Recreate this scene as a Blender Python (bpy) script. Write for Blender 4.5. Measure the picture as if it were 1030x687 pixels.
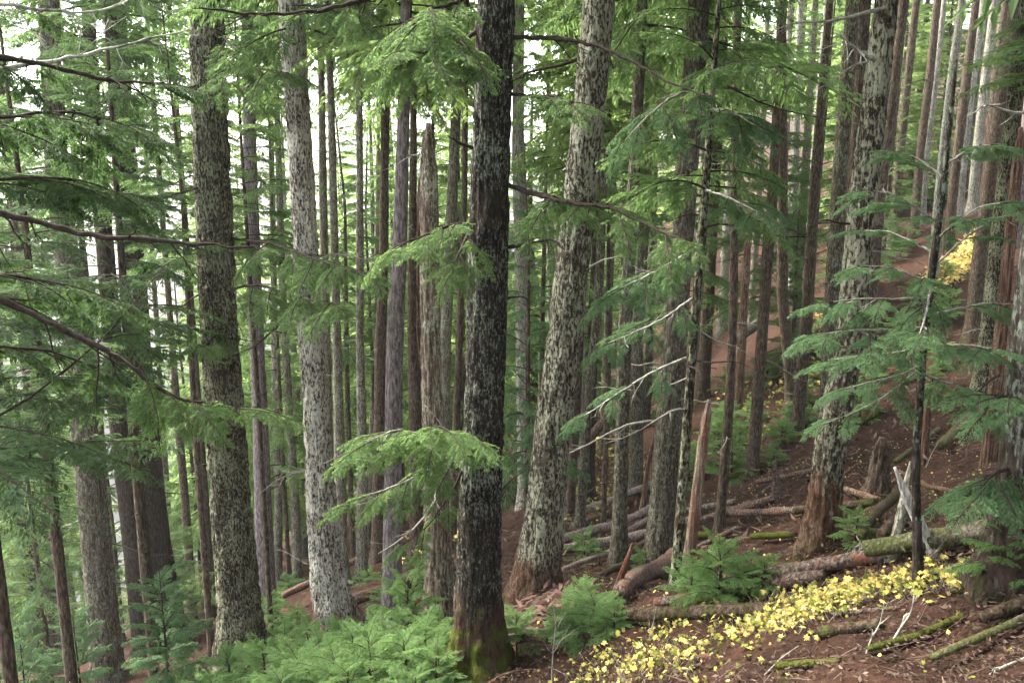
import bpy, math, random
import numpy as np
from mathutils import Vector, Quaternion

for o in list(bpy.data.objects):
    bpy.data.objects.remove(o)
SC = bpy.context.scene
COL = SC.collection
rng = np.random.default_rng(11)
R = math.radians

# ------------------------------------------------------------------ camera
FPX = 900.0                      # focal length in pixels of the 1030 px wide photograph
PITCH = R(12.0)
cam_d = bpy.data.cameras.new("camera")
cam = bpy.data.objects.new("camera", cam_d)
COL.objects.link(cam)
cam_d.sensor_width = 36.0
cam_d.lens = 36.0 * FPX / 1030.0
cam_d.clip_start = 0.05
cam_d.clip_end = 2000.0
cam.location = (0, 0, 0)
cam.rotation_euler = (R(90) - PITCH, 0, 0)
SC.camera = cam

# ------------------------------------------------------------------ world, sun, exposure
SUN_EL, SUN_AZ = R(52), R(-62)       # azimuth measured from +Y towards +X: the light comes from the open downhill side
world = bpy.data.worlds.new("World")
SC.world = world
world.use_nodes = True
wn = world.node_tree
wn.nodes.clear()
w_out = wn.nodes.new("ShaderNodeOutputWorld")
w_bg = wn.nodes.new("ShaderNodeBackground")
w_sky = wn.nodes.new("ShaderNodeTexSky")
w_sky.sky_type = 'NISHITA'
w_sky.sun_disc = False
w_sky.sun_elevation = SUN_EL
w_sky.sun_rotation = SUN_AZ
w_sky.air_density = 1.0
w_sky.dust_density = 2.0
w_sky.ozone_density = 0.6
w_bg.inputs[1].default_value = 0.085
w_hs = wn.nodes.new("ShaderNodeHueSaturation")     # thin bright overcast: hardly any blue
w_hs.inputs['Saturation'].default_value = 0.35
wn.links.new(w_sky.outputs[0], w_hs.inputs['Color'])
wn.links.new(w_hs.outputs[0], w_bg.inputs[0])
wn.links.new(w_bg.outputs[0], w_out.inputs[0])
sun_d = bpy.data.lights.new("sun", 'SUN')
sun_d.energy = 1.5
sun_d.angle = R(20)
sun_d.color = (1.0, 0.94, 0.84)
sun = bpy.data.objects.new("sun", sun_d)
COL.objects.link(sun)
sd = Vector((math.cos(SUN_EL) * math.sin(SUN_AZ), math.cos(SUN_EL) * math.cos(SUN_AZ), math.sin(SUN_EL)))
sun.rotation_euler = sd.to_track_quat('Z', 'Y').to_euler()

SC.view_settings.view_transform = 'Standard'
SC.view_settings.look = 'None'
SC.view_settings.gamma = 1.0
SC.view_settings.use_curve_mapping = False
SC.view_settings.exposure = 3.95
SC.render.engine = 'CYCLES'
cy = SC.cycles
cy.max_bounces = 6
cy.diffuse_bounces = 4
cy.glossy_bounces = 2
cy.transmission_bounces = 4
cy.transparent_max_bounces = 4
cy.volume_bounces = 1
cy.use_adaptive_sampling = True
cy.adaptive_threshold = 0.02
cy.use_denoising = True
cy.caustics_reflective = False
cy.caustics_refractive = False

# ------------------------------------------------------------------ numpy noise and terrain
def _hash(i, j, k, seed):
    n = (i.astype(np.int64) * 374761393 + j.astype(np.int64) * 668265263 + k.astype(np.int64) * 2147483647 + seed * 974634777) & 0xFFFFFFFF
    n = ((n ^ (n >> 13)) * 1274126177) & 0xFFFFFFFF
    n = (n ^ (n >> 16)) & 0xFFFF
    return n / 65535.0

def vnoise(p, seed=0):
    p = np.asarray(p, float)
    f = np.floor(p)
    t = p - f
    t = t * t * (3 - 2 * t)
    i, j, k = f[..., 0], f[..., 1], f[..., 2]
    r = 0
    for a in (0, 1):
        for b in (0, 1):
            for c in (0, 1):
                w = (t[..., 0] if a else 1 - t[..., 0]) * (t[..., 1] if b else 1 - t[..., 1]) * (t[..., 2] if c else 1 - t[..., 2])
                r = r + w * _hash(i + a, j + b, k + c, seed)
    return r * 2 - 1

def sstep(a, b, x):
    t = np.clip((np.asarray(x, float) - a) / (b - a), 0, 1)
    return t * t * (3 - 2 * t)

def n2(x, y, s, seed):
    x = np.asarray(x, float)
    y = np.asarray(y, float)
    return vnoise(np.stack([x / s, y / s, np.zeros_like(x) + 0.37], -1), seed)

def H(x, y):
    x = np.asarray(x, float)
    y = np.asarray(y, float)
    z = 0.42 * x - 0.31 * y - 2.3
    z = z - 1.0 * sstep(7.0, 11.5, y) * (1 - sstep(17, 30, y)) * sstep(0.3, 2.6, x)
    z = z + 3.4 * sstep(18, 35, y) * sstep(2, 13, x)
    z = z + 0.26 * np.maximum(y - 33, 0) * sstep(-1, 11, x)
    z = z + 0.20 * n2(x, y, 3.1, 1) + 0.07 * n2(x, y, 0.9, 2)
    return z

def ray(px, py):
    u = (px - 515.0) / FPX
    v = (343.5 - py) / FPX
    return np.array([u, math.cos(PITCH) + v * math.sin(PITCH), v * math.cos(PITCH) - math.sin(PITCH)])

def at(px, py, Y):
    d = ray(px, py)
    return d * (Y / d[1])

def pxm(px, py, Y):
    """metres per photo pixel at that place"""
    d = ray(px, py)
    return (Y / d[1]) / FPX

_ts = np.concatenate([np.arange(2.5, 30, 0.03), np.arange(30, 150, 0.2)])
def hit(px, py, Ymax=46.0):
    d = ray(px, py)
    P = _ts[:, None] * (d / d[1])[None]
    below = P[:, 2] < H(P[:, 0], P[:, 1])
    k = np.argmax(below) if below.any() else len(_ts) - 1
    Y = min(_ts[k], Ymax)
    p = d / d[1] * Y
    if _ts[k] > Ymax or not below.any():
        p = np.array([p[0], Y, float(H(p[0], Y))])
    return np.array([p[0], p[1], float(H(p[0], p[1]))])

# ------------------------------------------------------------------ mesh accumulator
class MB:
    def __init__(s):
        s.v = []; s.f = []; s.m = []; s.t = []; s.n = 0
    def add(s, v, f, mat=0, tint=0.5):
        v = np.asarray(v, float).reshape(-1, 3)
        f = np.asarray(f, int)
        if f.shape[1] == 3:
            f = np.concatenate([f, np.full((len(f), 1), -10**9)], 1)
        s.v.append(v); s.f.append(np.where(f < 0, -1, f + s.n)); s.m.append(np.full(len(f), mat))
        s.t.append(np.broadcast_to(np.asarray(tint, float), (len(v),)))
        s.n += len(v)
    def arrays(s):
        return (np.concatenate(s.v), np.concatenate(s.f), np.concatenate(s.m), np.concatenate(s.t))
    def mesh(s, name, mats, smooth=False):
        return make_mesh(name, s.arrays(), mats, smooth)

def make_mesh(name, arr, mats, smooth=False):
    v, f, m, t = arr
    me = bpy.data.meshes.new(name)
    tri = f[:, 3] < 0
    cnt = np.where(tri, 3, 4)
    start = np.concatenate([[0], np.cumsum(cnt)[:-1]])
    loops = f.reshape(-1)
    loops = loops[loops >= 0]
    me.vertices.add(len(v)); me.vertices.foreach_set("co", v.astype(np.float32).ravel())
    me.loops.add(len(loops)); me.loops.foreach_set("vertex_index", loops.astype(np.int32))
    me.polygons.add(len(f))
    me.polygons.foreach_set("loop_start", start.astype(np.int32))
    me.polygons.foreach_set("loop_total", cnt.astype(np.int32))
    me.polygons.foreach_set("material_index", m.astype(np.int32))
    me.polygons.foreach_set("use_smooth", np.full(len(f), smooth))
    a = me.attributes.new("tint", 'FLOAT', 'POINT')
    a.data.foreach_set("value", t.astype(np.float32))
    for mt in mats:
        me.materials.append(mt)
    me.update(calc_edges=True)
    return me

def norm(a):
    return a / np.maximum(np.linalg.norm(a, axis=-1, keepdims=True), 1e-9)

def tube(path, rad, sides=8, disp=None, caps=True):
    path = np.asarray(path, float)
    rad = np.asarray(rad, float)
    n = len(path)
    t = norm(np.gradient(path, axis=0))
    mt = norm(t.mean(0))
    ref = np.eye(3)[np.argmin(np.abs(mt))]
    u = norm(np.cross(t, ref)); w = np.cross(t, u)
    a = np.arange(sides) / sides * 2 * math.pi
    rr = np.repeat(rad[:, None], sides, 1)
    if disp is not None:
        rr = rr * disp
    v = path[:, None] + rr[..., None] * (np.cos(a)[None, :, None] * u[:, None] + np.sin(a)[None, :, None] * w[:, None])
    i = np.arange(n - 1)[:, None] * sides; j = np.arange(sides)[None]; j2 = (j + 1) % sides
    f = np.stack([i + j, i + j2, i + sides + j2, i + sides + j], -1).reshape(-1, 4)
    v = v.reshape(-1, 3)
    if caps:
        v = np.concatenate([v, path[:1], path[-1:]])
        b = n * sides
        j = np.arange(sides); j2 = (j + 1) % sides
        z = np.full(sides, -10**9)
        f = np.concatenate([f, np.stack([j2, j, np.full(sides, b), z], -1), np.stack([(n - 1) * sides + j, (n - 1) * sides + j2, np.full(sides, b + 1), z], -1)])
    return v, f

def prisms(A, B, r0, r1):
    """many three-sided sticks at once"""
    n = len(A)
    t = norm(B - A)
    ref = np.where(np.abs(t[:, 2:3]) > 0.9, np.array([[1., 0, 0]]), np.array([[0, 0, 1.]]))
    u = norm(np.cross(t, ref)); w = np.cross(t, u)
    r0 = np.broadcast_to(r0, (n,)); r1 = np.broadcast_to(r1, (n,))
    vs = []
    for P, r in ((A, r0), (B, r1)):
        for k in range(3):
            a = k * 2 * math.pi / 3
            vs.append(P + r[:, None] * (math.cos(a) * u + math.sin(a) * w))
    v = np.stack(vs, 1).reshape(-1, 3)
    b = np.arange(n)[:, None] * 6
    f = np.concatenate([b + np.array([[0, 1, 4, 3]]), b + np.array([[1, 2, 5, 4]]), b + np.array([[2, 0, 3, 5]])])
    return v, f

def blades(P, D, N, l, w, bend=0.12):
    n = len(P)
    D = norm(D); S = norm(np.cross(N, D)); N = np.cross(D, S)
    l = np.broadcast_to(l, (n,))[:, None]; w = np.broadcast_to(w, (n,))[:, None]
    v = np.stack([P, P + D * l * 0.42 + S * w * 0.5 - N * l * bend * 0.1, P + D * l - N * l * bend, P + D * l * 0.42 - S * w * 0.5 - N * l * bend * 0.1], 1)
    f = np.arange(n * 4).reshape(n, 4)
    return v.reshape(-1, 3), f

def tub(mb, path, rad, sides=6, mat=0, tint=0.5, **k):
    v, f = tube(path, rad, sides, **k)
    mb.add(v, np.where(f < -1, -10**9, f), mat, tint)

# MB.add treats negatives as "no fourth corner"
def _add(self, v, f, mat=0, tint=0.5):
    v = np.asarray(v, float).reshape(-1, 3); f = np.asarray(f, int)
    if f.shape[1] == 3:
        f = np.concatenate([f, np.full((len(f), 1), -10**9)], 1)
    self.v.append(v); self.f.append(np.where(f < 0, -1, f + self.n)); self.m.append(np.full(len(f), mat))
    self.t.append(np.array(np.broadcast_to(np.asarray(tint, float), (len(v),))))
    self.n += len(v)
MB.add = _add

# ------------------------------------------------------------------ objects
def link(name, me, parent=None):
    o = bpy.data.objects.new(name, me)
    COL.objects.link(o)
    if parent is not None:
        o.parent = parent
    return o

def tag(o, label=None, cat=None, group=None, kind=None):
    if label: o['label'] = label
    if cat: o['category'] = cat
    if group: o['group'] = group
    if kind: o['kind'] = kind
    return o

def empty(name, loc, label, cat, group=None):
    o = bpy.data.objects.new(name, None)
    o.empty_display_size = 0.2
    COL.objects.link(o)
    o.location = loc
    return tag(o, label, cat, group)

# ------------------------------------------------------------------ materials
def nodes(name):
    m = bpy.data.materials.new(name)
    m.use_nodes = True
    nt = m.node_tree
    nt.nodes.clear()
    return m, nt, nt.nodes, nt.links

def ramp(N, stops):
    r = N.new("ShaderNodeValToRGB")
    el = r.color_ramp.elements
    while len(el) > 1:
        el.remove(el[-1])
    el[0].position = stops[0][0]; el[0].color = stops[0][1]
    for p, c in stops[1:]:
        e = el.new(p); e.color = c
    return r

def c4(c):
    return (c[0], c[1], c[2], 1.0)

def mixc(N, Lk, fac, a, b):
    m = N.new("ShaderNodeMix"); m.data_type = 'RGBA'
    for sock, val in ((m.inputs[0], fac), (m.inputs[6], a), (m.inputs[7], b)):
        if hasattr(val, 'is_linked'):
            Lk.new(val, sock)
        elif isinstance(val, (int, float)):
            sock.default_value = val
        else:
            sock.default_value = c4(val)
    return m.outputs[2]

def math_n(N, Lk, op, a, b=None, clamp=False):
    m = N.new("ShaderNodeMath"); m.operation = op; m.use_clamp = clamp
    for sock, val in ((m.inputs[0], a), (m.inputs[1], b)):
        if val is None: continue
        if hasattr(val, 'is_linked'): Lk.new(val, sock)
        else: sock.default_value = val
    return m.outputs[0]

def noise(N, Lk, vec, scale, detail=4, rough=0.6):
    t = N.new("ShaderNodeTexNoise")
    t.inputs['Scale'].default_value = scale; t.inputs['Detail'].default_value = detail; t.inputs['Roughness'].default_value = rough
    Lk.new(vec, t.inputs['Vector'])
    return t.outputs[0]

def mapping(N, Lk, vec, scale):
    m = N.new("ShaderNodeMapping"); m.inputs['Scale'].default_value = scale
    Lk.new(vec, m.inputs[0])
    return m.outputs[0]

def foliage_mat(name, a, b, trans, amt=0.4, brown=0.03):
    m, nt, N, Lk = nodes(name)
    at_ = N.new("ShaderNodeAttribute"); at_.attribute_name = "tint"
    oi = N.new("ShaderNodeObjectInfo")
    geo = N.new("ShaderNodeNewGeometry")
    nz = noise(N, Lk, geo.outputs['Position'], 1.3, 2)
    s = math_n(N, Lk, 'ADD', math_n(N, Lk, 'MULTIPLY', at_.outputs['Fac'], 0.6), math_n(N, Lk, 'MULTIPLY', oi.outputs['Random'], 0.25))
    s = math_n(N, Lk, 'ADD', s, math_n(N, Lk, 'MULTIPLY', math_n(N, Lk, 'SUBTRACT', nz, 0.42), 0.7), True)
    col = mixc(N, Lk, s, a, b)
    dead = math_n(N, Lk, 'GREATER_THAN', at_.outputs['Fac'], 1.0 - brown)
    col = mixc(N, Lk, dead, col, (0.16, 0.085, 0.03))
    p = N.new("ShaderNodeBsdfPrincipled")
    Lk.new(col, p.inputs['Base Color']); p.inputs['Roughness'].default_value = 0.7
    p.inputs['Specular IOR Level'].default_value = 0.14
    tr = N.new("ShaderNodeBsdfTranslucent")
    tcol = mixc(N, Lk, s, [x * 0.6 for x in trans], trans)
    Lk.new(tcol, tr.inputs[0])
    mx = N.new("ShaderNodeMixShader"); mx.inputs[0].default_value = amt
    Lk.new(p.outputs[0], mx.inputs[1]); Lk.new(tr.outputs[0], mx.inputs[2])
    out = N.new("ShaderNodeOutputMaterial"); Lk.new(mx.outputs[0], out.inputs[0])
    return m

def bark_mat(name, dark, light, lichen, la, moss=0.5, mossh=0.7, vs=38.0, rust=None, bump=1.0, zs=0.22, lsc=46.0, foot=None, footh=0.9):
    m, nt, N, Lk = nodes(name)
    tc = N.new("ShaderNodeTexCoord"); ob = tc.outputs['Object']
    oi = N.new("ShaderNodeObjectInfo")
    off = N.new("ShaderNodeVectorMath"); off.operation = 'ADD'
    Lk.new(ob, off.inputs[0]); Lk.new(oi.outputs['Random'], off.inputs[1])
    vec = off.outputs[0]
    st = mapping(N, Lk, vec, (1, 1, zs))
    fib = noise(N, Lk, st, vs, 5, 0.65)
    r1 = ramp(N, [(0.36, c4([x * 0.45 for x in dark])), (0.48, c4(dark)), (0.64, c4(light))])
    Lk.new(fib, r1.inputs[0])
    col = r1.outputs[0]
    big = noise(N, Lk, vec, 2.2, 3)
    if rust:
        rf = ramp(N, [(0.52, (0, 0, 0, 1)), (0.62, (1, 1, 1, 1))]); Lk.new(noise(N, Lk, st, 9.0, 3), rf.inputs[0])
        col = mixc(N, Lk, rf.outputs[0], col, rust)
    # lichen flakes: blotches of a cellular noise, ragged, denser in patches
    sep = N.new("ShaderNodeSeparateXYZ"); Lk.new(ob, sep.inputs[0])
    fh = math_n(N, Lk, 'SUBTRACT', math_n(N, Lk, 'ADD', noise(N, Lk, st, 6, 3), 0.35), math_n(N, Lk, 'DIVIDE', sep.outputs[2], footh * 2))
    ff = ramp(N, [(0.40, (0, 0, 0, 1)), (0.60, (1, 1, 1, 1))]); Lk.new(fh, ff.inputs[0])
    if foot:
        fr = ramp(N, [(0.36, c4([x * 0.35 for x in foot])), (0.5, c4(foot)), (0.65, c4([x * 1.6 for x in foot]))]); Lk.new(fib, fr.inputs[0])
        col = mixc(N, Lk, ff.outputs[0], col, fr.outputs[0])
    ls = mapping(N, Lk, vec, (1, 1, 0.42))
    ln = noise(N, Lk, ls, lsc, 5, 0.7)
    lsum = math_n(N, Lk, 'ADD', math_n(N, Lk, 'ADD', math_n(N, Lk, 'MULTIPLY', ln, 0.76), math_n(N, Lk, 'MULTIPLY', fib, 0.26)), math_n(N, Lk, 'MULTIPLY', math_n(N, Lk, 'SUBTRACT', big, 0.5), 0.26))
    lf = ramp(N, [(0.66 - la * 0.3, (0, 0, 0, 1)), (0.71 - la * 0.3, (1, 1, 1, 1))]); Lk.new(lsum, lf.inputs[0])
    if foot:
        lfac = math_n(N, Lk, 'MULTIPLY', lf.outputs[0], math_n(N, Lk, 'SUBTRACT', 1.0, math_n(N, Lk, 'MULTIPLY', ff.outputs[0], 0.8)))
    else:
        lfac = lf.outputs[0]
    lcol = mixc(N, Lk, noise(N, Lk, vec, 45, 3), [x * 0.5 for x in lichen], [min(1, x * 1.35) for x in lichen])
    col = mixc(N, Lk, math_n(N, Lk, 'MULTIPLY', lfac, 0.86), col, lcol)
    # moss at the foot
    hz = math_n(N, Lk, 'DIVIDE', sep.outputs[2], mossh)
    ms = math_n(N, Lk, 'SUBTRACT', math_n(N, Lk, 'ADD', noise(N, Lk, vec, 7, 4), 0.22 * moss + 0.02), math_n(N, Lk, 'MULTIPLY', hz, 0.55))
    mf = ramp(N, [(0.5, (0, 0, 0, 1)), (0.62, (1, 1, 1, 1))]); Lk.new(ms, mf.inputs[0])
    mcol = mixc(N, Lk, noise(N, Lk, vec, 45, 3), (0.022, 0.028, 0.007), (0.095, 0.105, 0.02))
    mfac = math_n(N, Lk, 'MULTIPLY', mf.outputs[0], min(1.0, moss * 1.6))
    col = mixc(N, Lk, mfac, col, mcol)
    p = N.new("ShaderNodeBsdfPrincipled")
    Lk.new(col, p.inputs['Base Color']); p.inputs['Roughness'].default_value = 0.95
    p.inputs['Specular IOR Level'].default_value = 0.06
    bm = N.new("ShaderNodeBump"); bm.inputs['Strength'].default_value = bump; bm.inputs['Distance'].default_value = 0.02
    hgt = math_n(N, Lk, 'ADD', fib, math_n(N, Lk, 'MULTIPLY', lf.outputs[0], 0.35))
    Lk.new(hgt, bm.inputs['Height']); Lk.new(bm.outputs[0], p.inputs['Normal'])
    out = N.new("ShaderNodeOutputMaterial"); Lk.new(p.outputs[0], out.inputs[0])
    return m

def plain_mat(name, a, b, scale=20.0, rough=0.9, stretch=(1, 1, 1), bump=0.3, tint=False, trans=None):
    m, nt, N, Lk = nodes(name)
    tc = N.new("ShaderNodeTexCoord")
    v = mapping(N, Lk, tc.outputs['Object'], stretch)
    nz = noise(N, Lk, v, scale, 4)
    fac = nz
    if tint:
        a_ = N.new("ShaderNodeAttribute"); a_.attribute_name = "tint"
        fac = math_n(N, Lk, 'ADD', math_n(N, Lk, 'MULTIPLY', a_.outputs['Fac'], 0.8), math_n(N, Lk, 'MULTIPLY', math_n(N, Lk, 'SUBTRACT', nz, 0.4), 0.6), True)
    r = ramp(N, [(0.3 if not tint else 0.0, c4(a)), (0.7 if not tint else 1.0, c4(b))]); Lk.new(fac, r.inputs[0])
    p = N.new("ShaderNodeBsdfPrincipled"); Lk.new(r.outputs[0], p.inputs['Base Color'])
    p.inputs['Roughness'].default_value = rough; p.inputs['Specular IOR Level'].default_value = 0.08
    if bump:
        bm = N.new("ShaderNodeBump"); bm.inputs['Strength'].default_value = bump; bm.inputs['Distance'].default_value = 0.01
        Lk.new(nz, bm.inputs['Height']); Lk.new(bm.outputs[0], p.inputs['Normal'])
    out = N.new("ShaderNodeOutputMaterial")
    if trans:
        tr = N.new("ShaderNodeBsdfTranslucent"); Lk.new(r.outputs[0], tr.inputs[0])
        mx = N.new("ShaderNodeMixShader"); mx.inputs[0].default_value = trans
        Lk.new(p.outputs[0], mx.inputs[1]); Lk.new(tr.outputs[0], mx.inputs[2]); Lk.new(mx.outputs[0], out.inputs[0])
    else:
        Lk.new(p.outputs[0], out.inputs[0])
    return m

LICH_ = (0.34, 0.37, 0.26)
M = {
    'dark':   bark_mat('dark_bark', (0.017, 0.013, 0.011), (0.044, 0.034, 0.028), (0.17, 0.195, 0.15), 0.43, 1.0, 1.2, foot=(0.05, 0.027, 0.02), footh=0.9, lsc=60.0),
    'lichen': bark_mat('lichen_crusted_bark', (0.034, 0.026, 0.019), (0.125, 0.104, 0.075), (0.29, 0.287, 0.205), 0.57, 0.25, 0.5, lsc=42.0, foot=(0.075, 0.037, 0.024), footh=0.75),
    'shaggy': bark_mat('shaggy_pale_bark', (0.07, 0.052, 0.044), (0.33, 0.29, 0.25), (0.50, 0.475, 0.39), 0.62, 0.2, 0.5, foot=(0.10, 0.05, 0.035), footh=0.8),
    'mossy':  bark_mat('mossy_bark', (0.026, 0.020, 0.015), (0.085, 0.070, 0.049), (0.245, 0.255, 0.165), 0.54, 0.35, 0.6),
    'mauve':  bark_mat('mauve_grey_bark', (0.115, 0.092, 0.09), (0.24, 0.20, 0.195), (0.32, 0.33, 0.28), 0.3, 0.3, 0.5),
    'brown':  bark_mat('brown_bark', (0.055, 0.040, 0.03), (0.135, 0.10, 0.075), (0.20, 0.21, 0.145), 0.25, 0.3, 0.5),
    'grey':   bark_mat('grey_green_bark', (0.058, 0.048, 0.036), (0.15, 0.128, 0.096), (0.24, 0.252, 0.175), 0.42, 0.4, 0.5),
    'blotch': bark_mat('blotchy_grey_bark', (0.045, 0.038, 0.032), (0.12, 0.105, 0.09), (0.21, 0.225, 0.185), 0.45, 0.12, 0.5, foot=(0.035, 0.024, 0.018), footh=1.0, lsc=34.0),
    'pole':   bark_mat('light_pole_bark', (0.115, 0.098, 0.075), (0.27, 0.24, 0.19), (0.34, 0.345, 0.255), 0.45, 0.3, 0.5),
    'stem':   bark_mat('dark_stem_bark', (0.026, 0.021, 0.017), (0.07, 0.056, 0.046), (0.18, 0.20, 0.16), 0.40, 0.05, 0.2),
    'black':  bark_mat('near_black_bark', (0.026, 0.020, 0.016), (0.068, 0.053, 0.042), (0.13, 0.14, 0.10), 0.14, 0.2, 0.5),  # near-black brown for the darkest trunks
    'pale':   bark_mat('pale_bark', (0.15, 0.135, 0.11), (0.32, 0.30, 0.25), (0.38, 0.39, 0.31), 0.5, 0.1, 0.5),
    'snag':   bark_mat('weathered_snag_wood', (0.09, 0.062, 0.045), (0.30, 0.245, 0.18), (0.36, 0.36, 0.27), 0.45, 0.3, 0.5, zs=0.08),
    'red':    bark_mat('stripped_red_wood', (0.095, 0.054, 0.038), (0.235, 0.145, 0.10), (0.30, 0.27, 0.21), 0.34, 0.05, 0.4, zs=0.07),
    'tan':    bark_mat('tan_barkless_wood', (0.19, 0.13, 0.09), (0.44, 0.33, 0.24), (0.36, 0.33, 0.27), 0.36, 0.05, 0.4, zs=0.07, rust=(0.17, 0.08, 0.05)),
    'fallen': bark_mat('grey_fallen_wood', (0.15, 0.11, 0.095), (0.36, 0.285, 0.25), (0.38, 0.36, 0.31), 0.35, 0.0, 0.5, zs=0.3),
    'logwood': bark_mat('rotting_log_wood', (0.075, 0.052, 0.042), (0.20, 0.15, 0.12), (0.26, 0.24, 0.19), 0.3, 0.0, 0.5, rust=(0.13, 0.055, 0.036), zs=0.5),
    'mosslog': bark_mat('mossy_log_wood', (0.045, 0.031, 0.022), (0.11, 0.08, 0.053), (0.050, 0.056, 0.016), 0.46, 0.0, 0.5, zs=0.5, lsc=8.0),
    'whitewood': bark_mat('bleached_wood', (0.36, 0.33, 0.30), (0.66, 0.62, 0.57), (0.50, 0.50, 0.43), 0.3, 0.0, 0.4, zs=0.1),
}
twig_dark = plain_mat('dark_twig_bark', (0.014, 0.010, 0.008), (0.048, 0.036, 0.030), 30)
twig_grey = plain_mat('grey_twig_bark', (0.10, 0.085, 0.07), (0.30, 0.28, 0.24), 40)
twig_lich = plain_mat('lichened_twig_bark', (0.06, 0.05, 0.04), (0.50, 0.50, 0.42), 14)
F = {
    'hem':  foliage_mat('hemlock_needles', (0.033, 0.066, 0.024), (0.092, 0.150, 0.053), (0.25, 0.40, 0.12), 0.44),
    'far':  foliage_mat('backlit_background_needles', (0.060, 0.105, 0.038), (0.132, 0.198, 0.074), (0.48, 0.65, 0.21), 0.54, 0.0),  # brighter copy of the hemlock needles, backlit glow put into the colour
    'shadehem':  foliage_mat('shade_dark_hemlock_needles', (0.022, 0.046, 0.019), (0.060, 0.105, 0.040), (0.11, 0.20, 0.055), 0.34),  # darker copy of the hemlock needles, dimness of shade put into the colour
    'fir':  foliage_mat('blue_green_fir_needles', (0.036, 0.078, 0.034), (0.095, 0.158, 0.075), (0.18, 0.33, 0.12), 0.42),
    'seed': foliage_mat('seedling_needles', (0.070, 0.138, 0.046), (0.150, 0.238, 0.09), (0.31, 0.50, 0.15), 0.46, 0.01),
}
yellow_leaf = plain_mat('autumn_yellow_leaf', (0.13, 0.12, 0.03), (0.70, 0.56, 0.23), 3, 0.6, bump=0, tint=True, trans=0.3)
_r = [n_ for n_ in yellow_leaf.node_tree.nodes if n_.bl_idname == 'ShaderNodeValToRGB'][0].color_ramp
_r.elements[0].color = (0.085, 0.045, 0.022, 1)
for _p, _c in ((0.16, (0.12, 0.075, 0.03, 1)), (0.30, (0.13, 0.17, 0.035, 1)), (0.48, (0.42, 0.38, 0.09, 1)), (0.70, (0.60, 0.45, 0.15, 1))):
    _r.elements.new(_p).color = _c
litter_mat = plain_mat('litter_wood', (0.024, 0.014, 0.010), (0.21, 0.15, 0.115), 8, tint=True, bump=0)

def ground_mat():
    m, nt, N, Lk = nodes('needle_duff')
    geo = N.new("ShaderNodeNewGeometry"); P = geo.outputs['Position']
    a = noise(N, Lk, P, 0.7, 4); b = noise(N, Lk, P, 9, 5, 0.7); c = noise(N, Lk, P, 55, 4, 0.75)
    r = ramp(N, [(0.3, (0.012, 0.007, 0.005, 1)), (0.5, (0.038, 0.0195, 0.0135, 1)), (0.68, (0.088, 0.050, 0.035, 1))])
    s = math_n(N, Lk, 'ADD', math_n(N, Lk, 'MULTIPLY', b, 0.5), math_n(N, Lk, 'MULTIPLY', c, 0.5)); Lk.new(s, r.inputs[0])
    dk = ramp(N, [(0.42, (0, 0, 0, 1)), (0.62, (1, 1, 1, 1))]); Lk.new(noise(N, Lk, P, 1.9, 5, 0.65), dk.inputs[0])
    col = mixc(N, Lk, math_n(N, Lk, 'MULTIPLY', dk.outputs[0], 0.72), r.outputs[0], (0.020, 0.013, 0.010))
    mo = ramp(N, [(0.60, (0, 0, 0, 1)), (0.72, (1, 1, 1, 1))]); Lk.new(math_n(N, Lk, 'ADD', math_n(N, Lk, 'MULTIPLY', noise(N, Lk, P, 1.1, 5), 0.8), math_n(N, Lk, 'MULTIPLY', b, 0.2)), mo.inputs[0])
    col = mixc(N, Lk, math_n(N, Lk, 'MULTIPLY', mo.outputs[0], 0.7), col, (0.05, 0.065, 0.014))
    sp = ramp(N, [(0.70, (0, 0, 0, 1)), (0.74, (1, 1, 1, 1))]); Lk.new(noise(N, Lk, P, 38, 3, 0.8), sp.inputs[0])
    col = mixc(N, Lk, sp.outputs[0], col, (0.30, 0.22, 0.18))
    p = N.new("ShaderNodeBsdfPrincipled"); Lk.new(col, p.inputs['Base Color']); p.inputs['Roughness'].default_value = 0.95
    p.inputs['Specular IOR Level'].default_value = 0.03
    bm = N.new("ShaderNodeBump"); bm.inputs['Strength'].default_value = 0.9; bm.inputs['Distance'].default_value = 0.04
    Lk.new(s, bm.inputs['Height']); Lk.new(bm.outputs[0], p.inputs['Normal'])
    out = N.new("ShaderNodeOutputMaterial"); Lk.new(p.outputs[0], out.inputs[0])
    return m

# ------------------------------------------------------------------ ground
def build_ground():
    nu, nv = 520, 620
    u = np.linspace(-1, 1, nu); v = np.linspace(0, 1, nv)
    X = 4 + 15 * u + 260 * u ** 7
    Y = -1.0 + 36 * v + 260 * v ** 8
    XX, YY = np.meshgrid(X, Y)
    Z = H(XX, YY)
    near = np.exp(-np.maximum(YY - 14, 0) / 14)
    Z = Z + near * (0.11 * n2(XX, YY, 0.5, 5) + 0.04 * n2(XX, YY, 0.2, 6) - 0.03)
    V = np.stack([XX, YY, Z], -1).reshape(-1, 3)
    i = np.arange(nv - 1)[:, None] * nu; j = np.arange(nu - 1)[None]
    f = np.stack([i + j, i + j + 1, i + nu + j + 1, i + nu + j], -1).reshape(-1, 4)
    mb = MB(); mb.add(V, f)
    o = link('ground', mb.mesh('ground', [ground_mat()], True))
    tag(o, 'steep reddish brown forest floor of needle duff rising to the right', 'ground', kind='structure')
build_ground()

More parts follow.
